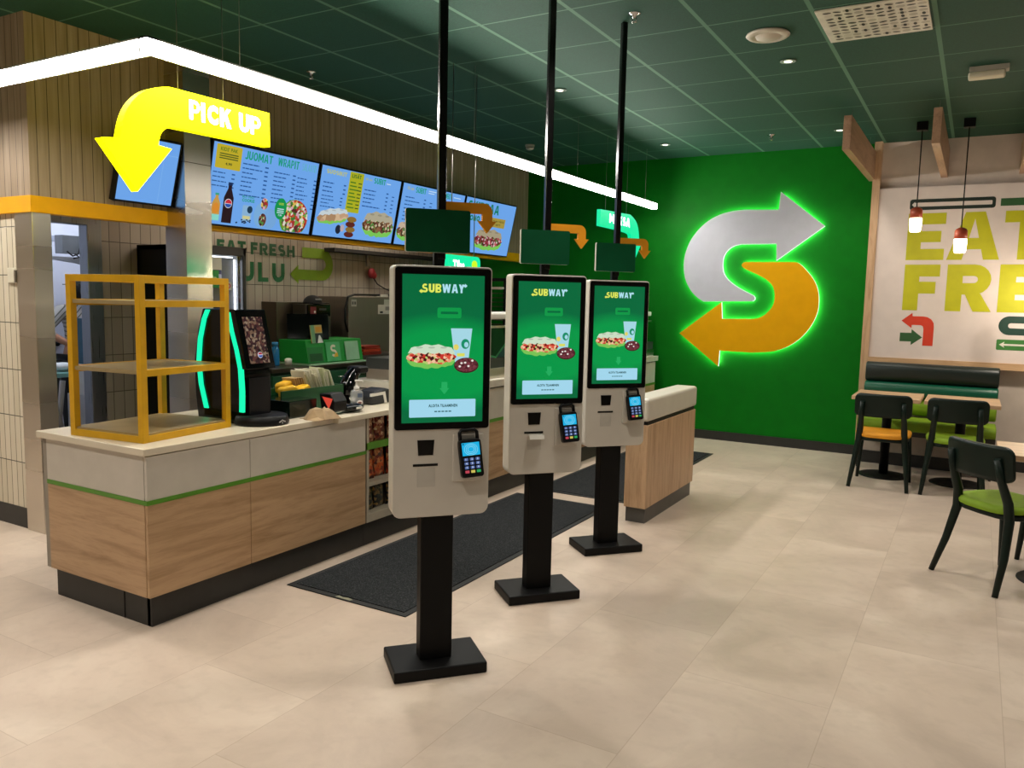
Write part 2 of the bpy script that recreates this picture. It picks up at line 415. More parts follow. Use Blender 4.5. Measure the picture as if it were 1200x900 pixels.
    if ch == 'J':
        k = 8; ro = w/2; ri = ro-s; cx = x+ro; cy = y+ro
        O = [(cx+ro*math.cos(R(200+160*i/k)), cy+ro*math.sin(R(200+160*i/k))) for i in range(k+1)]+[(x+w, y+h)]; I = [(cx+ri*math.cos(R(200+160*i/k)), cy+ri*math.sin(R(200+160*i/k))) for i in range(k+1)]+[(x+w-s, y+h)]
        return [[O[i], O[i+1], I[i+1], I[i]] for i in range(len(O)-1)]
    if ch == 'B':
        P = [[(x, y), (x+s, y), (x+s, y+h), (x, y+h)]]
        for (ym, yt) in ((y+h*.46, y+h), (y, y+h*.54)):
            ro = (yt-ym)/2; ri = max(ro-b*.9, .02*h); cx = x+w-ro; cy = (ym+yt)/2; k = 8
            O = [(x+s, yt)]+[(cx+ro*math.cos(R(90-180*i/k)), cy+ro*math.sin(R(90-180*i/k))) for i in range(k+1)]+[(x+s, ym)]; I = [(x+s, cy+ri)]+[(cx+ri*math.cos(R(90-180*i/k)), cy+ri*math.sin(R(90-180*i/k))) for i in range(k+1)]+[(x+s, cy-ri)]
            for i in range(len(O)-1): P.append([O[i], O[i+1], I[i+1], I[i]])
        return P
    if ch in 'RP':
        P = [[(x, y), (x+s, y), (x+s, y+h), (x, y+h)]]
        ym, yt = y+h*.36, y+h; ro = (yt-ym)/2; ri = ro-b*.95; cx = x+w-ro*1.02; cy = (ym+yt)/2
        k = 10; O = [(cx+ro*math.cos(R(90-180*i/k)), cy+ro*math.sin(R(90-180*i/k))) for i in range(k+1)]; I = [(cx+ri*math.cos(R(90-180*i/k)), cy+ri*math.sin(R(90-180*i/k))) for i in range(k+1)]
        O = [(x+s, yt)]+O+[(x+s, ym)]; I = [(x+s, yt-b*.95)]+I+[(x+s, ym+b*.95)]
        for i in range(len(O)-1): P.append([O[i], O[i+1], I[i+1], I[i]])
        if ch == 'R': P.append([(x+w*.42, ym+b*.1), (x+w*.42+s*.98, ym+b*.1), (x+w*1.04, y), (x+w*1.04-s*1.12, y)])
        return P
    if ch == 'U':
        k = 10; ro = w/2; ri = ro-s; cx = x+ro; cy = y+ro
        O = [(x, y+h)]+[(cx+ro*math.cos(R(180+180*i/k)), cy+ro*math.sin(R(180+180*i/k))) for i in range(k+1)]+[(x+w, y+h)]
        I = [(x+s, y+h)]+[(cx+ri*math.cos(R(180+180*i/k)), cy+ri*math.sin(R(180+180*i/k))) for i in range(k+1)]+[(x+w-s, y+h)]
        return [[O[i], O[i+1], I[i+1], I[i]] for i in range(len(O)-1)]
    if ch == 'O':
        k = 24; return [[(x+w/2+w/2*math.cos(R(15*i)), y+h/2+h/2*math.sin(R(15*i))), (x+w/2+w/2*math.cos(R(15*i+15)), y+h/2+h/2*math.sin(R(15*i+15))), (x+w/2+(w/2-s)*math.cos(R(15*i+15)), y+h/2+(h/2-s)*math.sin(R(15*i+15))), (x+w/2+(w/2-s)*math.cos(R(15*i)), y+h/2+(h/2-s)*math.sin(R(15*i)))] for i in range(k)]
    if ch == 'S':
        pts = []
        r1 = (h-b)/4
        cx = x+w/2; rx_ = w/2-s/2
        for i in range(9): w_ = R(35+145*i/8); pts.append((cx+rx_*math.cos(w_), y+h-b/2-r1+r1*math.sin(w_)))
        for i in range(1, 9): w_ = R(180+90*i/8); pts.append((cx+rx_*math.cos(w_), y+h-b/2-r1+r1*math.sin(w_)))
        for i in range(1, 9): w_ = R(90-90*i/8); pts.append((cx+rx_*math.cos(w_), y+b/2+r1+r1*math.sin(w_)))
        for i in range(1, 9): w_ = R(0-145*i/8); pts.append((cx+rx_*math.cos(w_), y+b/2+r1+r1*math.sin(w_)))
        P = []; L = []
        for i, p in enumerate(pts):
            a = Vector(pts[max(0, i-1)]); c_ = Vector(pts[min(len(pts)-1, i+1)]); d = (c_-a).normalized(); nn = Vector((-d.y, d.x))*b*.5; L.append((Vector(p)+nn, Vector(p)-nn))
        for i in range(len(L)-1): P.append([tuple(L[i][0]), tuple(L[i+1][0]), tuple(L[i+1][1]), tuple(L[i][1])])
        return P
SUBS = []
class Canvas:
    """flat graphics printed on / shown by a surface: thin layers on plane (o,ux,uy)"""
    def __init__(s, mb, o, ux, uy, n, step=.0006):
        s.mb = mb; s.o, s.ux, s.uy, s.n = map(Vector, (o, ux, uy, n)); s.step = step; s.k = 1
    def P(s, u, v, k): return s.o+s.ux*u+s.uy*v+s.n*(k*s.step)
    def poly(s, pts, m, k=None, hole=None):
        k = k or s.k
        s.mb.add([s.P(u, v, k) for u, v in pts], [list(range(len(pts)))], m); return s
    def rect(s, x0, x1, y0, y1, m, r=0, k=None): return s.poly(rrect(x0, x1, y0, y1, r) if r else [(x0, y0), (x1, y0), (x1, y1), (x0, y1)], m, k)
    def ell(s, cx, cy, rx, ry, m, k=None): return s.poly(ell(cx, cy, rx, ry), m, k)
    def ring(s, outer, inner, m, k=None):
        k = k or s.k; n = len(outer)
        s.mb.add([s.P(u, v, k) for u, v in outer+inner], [(i, (i+1) % n, (i+1) % n+n, i+n) for i in range(n)], m); return s
    def text(s, txt, x, y, h, m, w=None, bold=.03, k=None):
        vs, fs, asp = glyphs(txt, bold); k = k or s.k
        w = w or h*asp
        s.mb.add([s.P(x+v[0]*w, y+v[1]*h, k) for v in vs], fs, m); return s
    def heavy(s, txt, x, y, w, h, m, k=None, st=.27):
        rel = {'I': .3, 'M': 1.2, 'W': 1.35, ' ': .45, 'J': .72, 'L': .72, 'O': 1.0, 'A': 1.02}
        gap = .13; ws = [rel.get(ch, .86) for ch in txt]; tot = sum(ws)+gap*(len(txt)-1); u = w/tot
        for ch, r in zip(txt, ws):
            if ch != ' ':
                for i, p in enumerate(glyph(ch, x, y, r*u, h, u*st)): s.poly(p, m, (k or s.k)+i*.03)
            x += (r+gap)*u
        return s
    def sub(s, name):
        q = Canvas(MB(), s.o, s.ux, s.uy, s.n, s.step); q.mb.flat = True; q.k = 3
        SUBS.append((name, q)); return q
    def dashes(s, x, y, w, h, m, n, gap, right=None, seed=1, k=None):
        rnd = random.Random(seed)
        for i in range(n):
            yy = y-i*gap; L = w*rnd.uniform(.35, .8); x0 = x
            while x0 < x+L:
                l = rnd.uniform(.02, .05); s.rect(x0, min(x0+l, x+L), yy, yy+h, m, k=k); x0 += l+.006
            if right:
                s.rect(x+w-right, x+w, yy-.002, yy+h, m, k=k)
        return s

def turn_arrow(L, H, t, hw, hl, r, k=8):
    """bar running from (-L,0) right then bending down; arrow head at bottom. origin = top of bend outer corner (0,0) is at x=0; bar top y=0"""
    P = [(-L, 0), (-r-t*.0, 0)]
    P = [(-L, 0)]+[(-r+r*math.sin(R(90*i/k)), -r+r*math.cos(R(90*i/k))) for i in range(k+1)]
    P += [(0, -H+hl), ((hw-t)/2, -H+hl), (-t/2, -H), (-t-(hw-t)/2, -H+hl), (-t, -H+hl)]
    ri = max(.001, r-t)
    P += [(-t-ri+ri*math.cos(R(90*i/k)), -t-ri+ri*math.sin(R(90*i/k))) for i in range(k+1)]
    P += [(-L, -t)]
    return P

# ------------------------------------------------------------------ shared materials
WHITE_PANEL = mat('#c6bfb4', .35, var=.03, name='white_laminate')
OAK_H = wood('oak_laminate_horizontal', '#ba9874', '#9c7a56', 'Y')
OAK_HX = wood('oak_laminate_horizontal_end', '#ba9874', '#9c7a56', 'X')
OAK_V = wood('oak_laminate_upright', '#bf9d7b', '#9f7d5b', 'Z')
OAK_PALE = wood('pale_oak_trim', '#c9a683', '#ad8862', 'Z')
OAK_BEAM = wood('pale_oak_beam', '#b48f72', '#98745a', 'Y')
OAK_TABLE = wood('table_oak', '#c7a583', '#a5815b', 'X')
BLACK = mat('#08080a', .45, var=.1, spec=.25, name='satin_black')
BLACKG = mat('#040405', .1, var=.05, spec=.35, name='gloss_black')
BLACKM = mat('#060607', .5, metal=.0, var=.1, spec=.2, name='powder_black_steel')
DGREEN_WOOD = mat('#071a13', .42, var=.12, spec=.3, name='dark_green_lacquer')
KICK = mat('#262523', .5, var=.1, name='dark_plinth')
STEEL = m_steel()
STEEL_D = m_steel('dark_brushed_steel', '#6e6558', .34)
YEL_FRAME = mat('#d8a406', .45, var=.06, name='yellow_lacquer')
LIME = mat('#7a9a0a', .7, var=.06, bump=.25, bs=260, name='lime_fabric')
GREEN_TRIM = mat('#4f8a1c', .45, var=.04, name='green_edge_strip')
WIRE = mat('#8f8c84', .35, metal=.8, name='steel_wire')
CHROME = mat('#c9c9c9', .12, metal=1., var=.01, name='chrome')
GLASS = m_glass()
WHITE = mat('#dcd8d0', .4, var=.02, name='white_plastic')

# ================================================================== SETTING
HC = 3.18; YB = 8.95
m = MB().use(m_floor()); m.box(-9.5, 6, -5, 11, -.1, 0); struct(m, 'floor')
m = MB().use(m_ceiling()); m.box(-9.5, 6, -5, 11, HC, HC+.1); struct(m, 'ceiling')
m = MB().use(mat('#016f10', .6, var=.03, spec=.15, name='bright_green_paint')); m.box(-6.1, -.99, YB, YB+.15, 0, HC); struct(m, 'wall_back')
m = MB().use(KICK); m.box(-3.1, -1.0, YB-.014, YB, 0, .1); struct(m, 'baseboard_back')
# dining wall: lower panel stands proud of the upper wall
m = MB().use(mat('#d6c8bc', .6, var=.03, name='cream_wall_paint')); m.box(-.93, 4.5, YB, YB+.15, 0, HC); struct(m, 'wall_dining')
m = MB().use(mat('#dccfc8', .55, var=.02, name='wall_graphic_panel')); m.box(-.93, 4.5, YB-.08, YB, 1.04, 2.72); struct(m, 'wall_dining_panel')
m = MB().use(OAK_PALE); m.box(-1.0, -.93, YB-.1, YB+.02, 0, HC); struct(m, 'trim_1')
m = MB().use(wood('pale_oak_rail', '#cfa980', '#b48d64', 'X')); m.box(-.93, 4.5, YB-.11, YB, .975, 1.04); struct(m, 'trim_2')
m = MB().use(KICK); m.box(-.93, 4.5, YB-.015, YB, 0, .1); struct(m, 'baseboard_dining')
# wooden bulkhead over the kitchen, with its yellow band
m = MB().use(m_slats(1, 'vertical_slats')); m.box(-5.09, -5.0, 2.78, YB, 2.11, HC); struct(m, 'wall_bulkhead_side')
m = MB().use(m_slats(0, 'vertical_slats_front')); m.box(-9.5, -5.001, 2.779, 2.87, 2.11, HC); struct(m, 'wall_bulkhead_front')
m = MB().use(mat('#efac06', .5, var=.03, spec=.2, name='yellow_band_paint'))
m.box(-5.09, -4.992, 2.87, YB, 2.01, 2.11); m.box(-9.5, -4.992, 2.772, 2.87, 2.01, 2.11); struct(m, 'trim_3')
# tiled wall left of the doorway, steel corner cladding
m = MB().use(m_tiles(0, .0625, 'narrow_wall_tiles', -5.2, ('#c8bda6', '#d6cbb6'))); m.box(-9.5, -5.19, 2.80, 2.9, .13, 2.01); struct(m, 'wall_front_left')
m = MB().use(KICK); m.box(-9.5, -5.19, 2.795, 2.9, 0, .13); struct(m, 'baseboard_front_left')
m = MB().use(STEEL); m.box(-5.2, -5.005, 2.783, 2.9, 0, 2.012); struct(m, 'trim_4', bevel=.004)
# kitchen back wall (tiled) with doorway y 2.9..3.74
TB = m_tiles(1, .0925, 'kitchen_wall_tiles', 3.84, ('#8f867c', '#a0978c'))
m = MB().use(TB); m.box(-6.1, -6.0, 3.84, YB, 0, 2.7); m.box(-6.1, -6.0, 2.9, 3.84, 2.1, 2.7); struct(m, 'wall_kitchen')
m = MB().use(mat('#2b2a28', .8, name='kitchen_ceiling_paint')); m.box(-9.4, -5.09, 2.87, YB, 2.7, 2.76); struct(m, 'trim_5')
m = MB().use(m_steel('door_frame_steel', '#8e9196', .35, (60, 60, 2)))
m.box(-6.06, -5.95, 3.72, 3.84, 0, 2.1); m.box(-6.06, -5.95, 2.9, 3.74, 2.04, 2.1); m.box(-6.06, -5.95, 2.9, 2.96, 0, 2.05); struct(m, 'door_1', bevel=.006)
# back room
BRW = mat('#cfd2dc', .6, var=.02, name='back_room_paint')
m = MB().use(BRW); m.box(-7.75, -7.65, 2.9, 5.9, 0, 2.7); struct(m, 'wall_back_room')
m = MB().use(BRW); m.box(-7.65, -6.1, 5.8, 5.9, 0, 2.7); m.box(-7.65, -6.1, 2.87, 2.95, 0, 2.7); struct(m, 'wall_back_room_sides')
m = MB().use(mat('#c4c8d6', .45, var=.01, name='back_room_door_paint'))
m.box(-7.66, -7.62, 4.33, 5.25, 0, 2.0); ob = struct(m, 'door_2', bevel=.003)
m = MB().use(mat('#9aa0b0', .5)); m.box(-7.665, -7.61, 4.28, 4.33, 0, 2.05); m.box(-7.665, -7.61, 5.25, 5.3, 0, 2.05); m.box(-7.665, -7.61, 4.28, 5.3, 2.0, 2.05)
m.build('door_frame', parent=ob)
m = MB().use(BLACK); m.lathe([(.028, 0), (.028, .02)], (-7.62, 4.42, 1.03), 14, ax='X'); m.tube([(-7.6, 4.42, 1.03), (-7.57, 4.42, 1.03), (-7.57, 4.54, 1.03)], .011)
m.build('door_handle', parent=ob)

m = MB().use(mat('#c9c0b4', .6, var=.04, name='entrance_wall_paint')); m.box(-9.5, 6, -5.1, -5, 0, HC); struct(m, 'wall_entrance')
m = MB().use(mat('#b8ab9c', .6, var=.04, name='side_wall_paint')); m.box(5.9, 6, -5, 9, 0, HC); struct(m, 'wall_right')
m = MB().use(mat('#b8ab9c', .6, var=.04, name='side_wall_paint')); m.box(-9.5, -9.4, -5, 2.8, 0, HC); struct(m, 'wall_left')
# ------------------------------------------------------------------ steel pillar
m = MB().use(m_steel('pillar_steel', '#d2cbc0', .26, (.15, .15, 2.2))); m.box(-5.02, -4.80, 3.72, 3.94, 0, HC-.001)
m.use(STEEL_D); m.box(-5.02, -4.798, 3.718, 3.942, 2.44, 2.445)
struct(m, 'trim_6', bevel=.003)

# ================================================================== FRONT COUNTER
XF = -3.17
t = thing('corner_counter', 'long corner counter with white upper panels, green stripe and oak fronts nearest the camera', 'counter', (-3.57, 2.98, 0))
m = MB().use(WHITE_PANEL); m.box(-3.95, XF-.018, 2.238, 3.72, .15, .8); part(m, 'carcass', t)
m = MB().use(WHITE_PANEL); m.box(XF-.018, XF, 2.222, 2.812, .605, .808); part(m, 'upper_panel', t, .0015)
m = MB().use(WHITE_PANEL); m.box(XF-.018, XF, 2.8145, 3.71, .605, .808); part(m, 'upper_panel', t, .0015)
m = MB().use(WHITE_PANEL); m.box(-3.95, XF-.02, 2.22, 2.238, .605, .808); part(m, 'upper_panel', t, .0015)
m = MB().use(GREEN_TRIM); m.box(XF-.018, XF+.004, 2.217, 3.715, .585, .605); m.box(-3.95, XF-.018, 2.217, 2.238, .585, .605); part(m, 'edge_strip', t, label='green edge strip')
for a, b in ((2.222, 2.812), (2.8155, 3.71)):
    m = MB().use(OAK_H); m.box(XF-.018, XF, a, b, .15, .585); part(m, 'oak_panel', t, .0015)
m = MB().use(OAK_HX); m.box(-3.95, XF-.02, 2.22, 2.238, .15, .585); part(m, 'oak_panel', t, .0015)
m = MB().use(mat('#8f877b', .4)); m.box(-3.985, -3.952, 2.222, 3.7, .15, .81); part(m, 'end_panel', t, .001)
m = MB().use(KICK); m.box(-3.95, -3.21, 2.25, 2.27, 0, .15); m.box(-3.23, -3.2, 2.25, 3.72, 0, .15); m.box(-3.402, -3.399, 2.247, 2.25, 0, .15, BLACK); part(m, 'plinth', t)
# worktop
m = MB().use(mat('#d8cdb8', .3, var=.02, name='cream_worktop')); m.box(-4.01, XF+.006, 2.205, 4.503, .812, .845)
m.box(-3.6, XF+.045, 3.42, 4.503, .8125, .8445)
single(m, 'counter_worktop', 'thin cream worktop over the front counter under the yellow rack', 'worktop', bevel=.003)

# snack shelf unit
t = thing('snack_shelf_unit', 'open shelf unit in the counter front holding bags of chips', 'shelf unit', (-3.5, 4.12, 0))
m = MB().use(mat('#b5aa98', .45))
Y0, Y1 = 3.722, 4.5
m.box(-3.6, XF, Y0, Y0+.02, .15, .81); m.box(-3.6, XF, Y1-.02, Y1, .15, .81); m.box(-3.6, -3.58, Y0, Y1, .15, .81, BLACK)
part(m, 'side_panels', t)
m = MB().use(mat('#b5aa98', .45)); m.box(-3.58, XF, Y0+.02, Y1-.02, .15, .2); part(m, 'bottom_shelf', t)
m = MB().use(mat('#b5aa98', .45)); m.box(-3.58, XF, Y0+.02, Y1-.02, .375, .4); part(m, 'shelf', t)
m = MB().use(mat('#b5aa98', .45)); m.box(-3.58, XF-.005, Y0+.02, Y1-.02, .612, .632); part(m, 'shelf', t)
m = MB().use(GREEN_TRIM); m.box(XF-.015, XF+.004, Y0, Y1, .608, .65); part(m, 'edge_strip', t, label='green edge strip')
m = MB().use(KICK); m.box(-3.24, -3.2, Y0, Y1, 0, .15); part(m, 'plinth', t)

# chip bags: three rows
def chip_bag(cols, name):
    W, Hh, D = .118, .17, .05
    mm = MB(); k = 8
    f = m_carton(name, cols, 55)
    for sgn in (1, -1):
        vs = []
        for i in range(k+1):
            for j in range(k+1):
                u, v = i/k, j/k
                b = (math.sin(PI*u)*math.sin(PI*v))**.55 if 0 < u < 1 and 0 < v < 1 else 0
                wv = .004*math.sin(u*23+v*11)*b
                vs.append((sgn*(D/2*b+wv), (u-.5)*W*(1-.08*math.sin(PI*v)), v*Hh))
        mm.add(vs, [(i*(k+1)+j, (i+1)*(k+1)+j, (i+1)*(k+1)+j+1, i*(k+1)+j+1) for i in range(k) for j in range(k)], f, True)
    return mm
rows = [('top', .634, ['#3c0d0a', '#7c1a10', '#c08a52', '#53120c', '#8f2c18', '#e0c098'], 'dark red bag of chips', 'on the top shelf'),
        ('middle', .402, ['#a83410', '#c85c18', '#5c1a0a', '#e0a060', '#8c2410', '#3a120a'], 'orange foil bag of chips', 'on the middle shelf'),
        ('bottom', .202, ['#0a0d0e', '#182420', '#0c1416', '#2b3a34', '#b08a4a', '#06090a'], 'black bag of snacks', 'on the bottom shelf')]
pos_w = ['first from left', 'second from left', 'third from left', 'fourth from left', 'fifth from left', 'sixth from left']
for nm, z, cols, lb, wh in rows:
    first = None
    for i in range(6):
        y = 3.803+i*.122
        lab = '%s %s, %s' % (lb, wh, pos_w[i])
        if first is None:
            mm = chip_bag(cols, 'foil_'+nm); o = mm.build('snack_bag'); first = o
        else:
            o = first.copy(); COL.objects.link(o)
        o.location = (-3.235-.012*(i % 2), y, z); o.rotation_euler = (0, R(-6+3*(i % 3)), R(random.uniform(-7, 7)))
        o.scale = (1, 1, (.165 if nm == 'top' else .19 if nm == 'middle' else .15)/.17)
        tag(o, lab, 'snack bag', 'snack bags on the %s shelf of the counter' % nm)

# sandwich counter with glass guard, running to the green wall
t = thing('sandwich_counter', 'long sandwich counter with glass guard and steel rail beyond the snack shelves', 'counter', (-3.6, 6.7, 0))
A, B = 4.505, 8.78
m = MB().use(WHITE_PANEL); m.box(-3.95, XF-.018, A, B, .15, .87); part(m, 'carcass', t)
ys = [A, 5.4, 6.25, 7.1, 7.95, B]
for a, b in zip(ys, ys[1:]):
    m = MB().use(WHITE_PANEL); m.box(XF-.018, XF, a+.002, b-.002, .625, .86); part(m, 'upper_panel', t, .0015)
    m = MB().use(OAK_H); m.box(XF-.018, XF, a+.002, b-.002, .15, .6); part(m, 'oak_panel', t, .0015)
m = MB().use(GREEN_TRIM); m.box(XF-.018, XF+.004, A, B, .6, .625); part(m, 'edge_strip', t, label='green edge strip')
m = MB().use(mat('#2a2723', .4)); m.box(-4.0, XF-.01, A, B, .86, .875); m.use(mat('#cfc8ba', .35)); m.box(-4.0, XF+.03, A, B, .875, .93); part(m, 'worktop', t, .003)
m = MB().use(STEEL); m.box(-3.93, -3.2, A+.1, B, .93, 1.01); m.box(-3.93, -3.21, A+.1, B, 1.01, 1.09, mat('#3b3f3e', .3)); part(m, 'steel_well', t, .003)
m = MB(); m.add([(-3.205, A+.12, 1.09), (-3.205, B, 1.09), (-3.26, B, 1.335), (-3.26, A+.12, 1.335)], [(0, 1, 2, 3)], GLASS)
m.flat = True; part(m, 'glass_guard', t)
m = MB().use(WHITE); m.box(-3.62, -3.24, A+.1, B, 1.385, 1.435); part(m, 'top_shelf', t, .012)
m = MB().use(STEEL); m.box(-3.29, -3.24, A+.12, B, 1.318, 1.336); part(m, 'guard_rail', t, .003)
for y in (A+.16, 6.0, 7.4, B-.06):
    m = MB().use(STEEL); m.tube([(-3.42, y, 1.01), (-3.42, y, 1.39)], .014, 10); part(m, 'guard_post', t)
m = MB(); cv = Canvas(m, (-3.216, 5.05, 1.10), (0, 1, 0), (-.219, 0, .976), (1, 0, .2), .002)
GD = mat('#0b3a23', .4); GL = mat('#56b878', .4)
cv.poly([(0, .03), (.24, -.0), (.42, .1), (.42, .23), (0, .23)], GD); cv.poly([(0, .045), (.24, .0), (.42, .1), (.42, .085), (.24, -.015), (0, .03)], GL, 2); part(m, 'guard_decal', t, label='dark green decal with a pale arrow edge')
m = MB().use(KICK); m.box(-3.24, -3.2, A, B, 0, .15); part(m, 'plinth', t)

# low end wall (queue divider)
t = thing('queue_divider', 'low oak divider wall with thick white cap right of the far kiosk', 'divider', (-1.98, 5.7, 0))
m = MB().use(OAK_V); m.box(-2.06, -1.9, 5.17, 6.24, .11, .7); part(m, 'oak_body', t, .002)
m = MB().use(BLACK); m.box(-2.052, -1.908, 5.18, 6.23, .7, .725); part(m, 'shadow_gap', t)
m = MB().use(mat('#d0c8bb', .3, var=.02)); m.box(-2.075, -1.895, 5.155, 6.25, .725, .885); part(m, 'cap', t, .022, seg=4)
m = MB().use(mat('#4a4845', .4, var=.08)); m.box(-2.055, -1.912, 5.2, 6.22, 0, .11); part(m, 'plinth', t)

# floor mats
RM = m_mat()
def floor_mat(x0, x1, y0, y1, label):
    t = thing('floor_mat', label, 'floor mat', ((x0+x1)/2, (y0+y1)/2, 0), group=None)
    m = MB().use(mat('#0f0f10', .7, name='rubber_edge')); m.box(x0, x1, y0, y1, 0.0005, .006); part(m, 'rubber_border', t, .002)
    m = MB().use(RM); m.box(x0+.035, x1-.035, y0+.035, y1-.035, .006, .010); part(m, 'pile', t)
    return t
t = floor_mat(-3.085, -2.29, 2.975, 5.45, 'black ribbed entrance mat behind the two nearest kiosks')
m = MB(); Canvas(m, (-2.75, 2.982, .0065), (1, 0, 0), (0, 1, 0), (0, 0, 1)).poly([(0, 0), (.1, 0), (.11, .014), (.07, .024), (.04, .014), (.01, .024)], mat('#8a8a72', .5)); part(m, 'maker_tab', t, label='small pale tab')
floor_mat(-3.04, -2.245, 5.64, 8.06, 'black ribbed entrance mat running past the low divider')

# ================================================================== KIOSKS
KW = mat('#c9c3b9', .32, var=.02, coat=.15, name='kiosk_white')
KSCREEN = m_screen('kiosk_display', '#009a48', '#006a3c', 1.05, 1.635, 1.0)
FILL = m_picture('sandwich_filling', ['#e2563c', '#f0a080', '#7a1d18', '#f5c8a0', '#c83228', '#b8d070', '#401512', '#e88a66'], 95)
COOKIE = m_picture('cookie_picture', ['#5c2630', '#7c3a44', '#4c1c24', '#6c303a'], 120)
def sandwich(c, x, y, w, h, fill, bun='#cfe3c8', seed=1, lean=0., k=1):
    """sub sandwich picture: lettuce, filling, top bun"""
    rnd = random.Random(seed); n = 14
    def L(u): return y+lean*u
    sn = [max(0., math.sin(PI*i/n))**.33 for i in range(n+1)]
    low = [(x+w*i/n, L(w*i/n)+h*(.30-.27*sn[i])+rnd.uniform(0, .07)*h) for i in range(n+1)]
    c.poly(low+[(x+w, L(w)+h*.42), (x, L(0)+h*.42)], em('#7cc858', 1.), k=k)
    low = [(x-w*.02+w*1.04*i/n, L(w*i/n)+h*(.40-.22*sn[i])+rnd.uniform(0, .10)*h) for i in range(n+1)]
    c.poly(low+[(x+w*1.02-w*1.04*i/n, L(w-w*i/n)+h*(.5+.2*sn[i])) for i in range(n+1)], fill, k=k+1)
    top = [(x+w*(.99-.98*i/n), L(w*(.99-.98*i/n))+h*(.62+(.33+.03*math.sin(i*1.6))*sn[i])) for i in range(n+1)]
    bot = [(x+w*(.01+.98*i/n), L(w*(.01+.98*i/n))+h*(.62+.04*math.sin(i*2.3))) for i in range(n+1)]
    c.poly(top+bot[1:-1], em(bun, 1.), k=k+2)
    dk = lin(bun); hx = '#%02x%02x%02x' % tuple(max(0, int(int(bun[j:j+2], 16)*.86)) for j in (1, 3, 5))
    for i in range(3): c.poly(ell(x+w*(.25+.25*i), L(w*(.25+.25*i))+h*.84, w*.07, h*.035), em(hx, 1.), k=k+3)
def wordmark(c, x, y, w, h, yel, wht, k=1):
    c.heavy('SUB', x, y, w*.45, h, yel, k, .31); c.heavy('WAY', x+w*.475, y, w*.525, h, wht, k, .31)
    a = h*.30
    c.poly([(x-a*1.2, y+a*.45), (x-a*.2, y+a*1.3), (x-a*.2, y+a*.9), (x+a*.5, y+a*.9), (x+a*.5, y), (x-a*.2, y), (x-a*.2, y-a*.4)], yel, k=k)
    X, Y = x+w, y+h-a*.5
    c.poly([(X+a*1.3, Y), (X+a*.3, Y+a*.85), (X+a*.3, Y+a*.4), (X-a*.5, Y+a*.4), (X-a*.5, Y-a*.4), (X+a*.3, Y-a*.4), (X+a*.3, Y-a*.85)], wht, k=k)
kiosk_parts = []
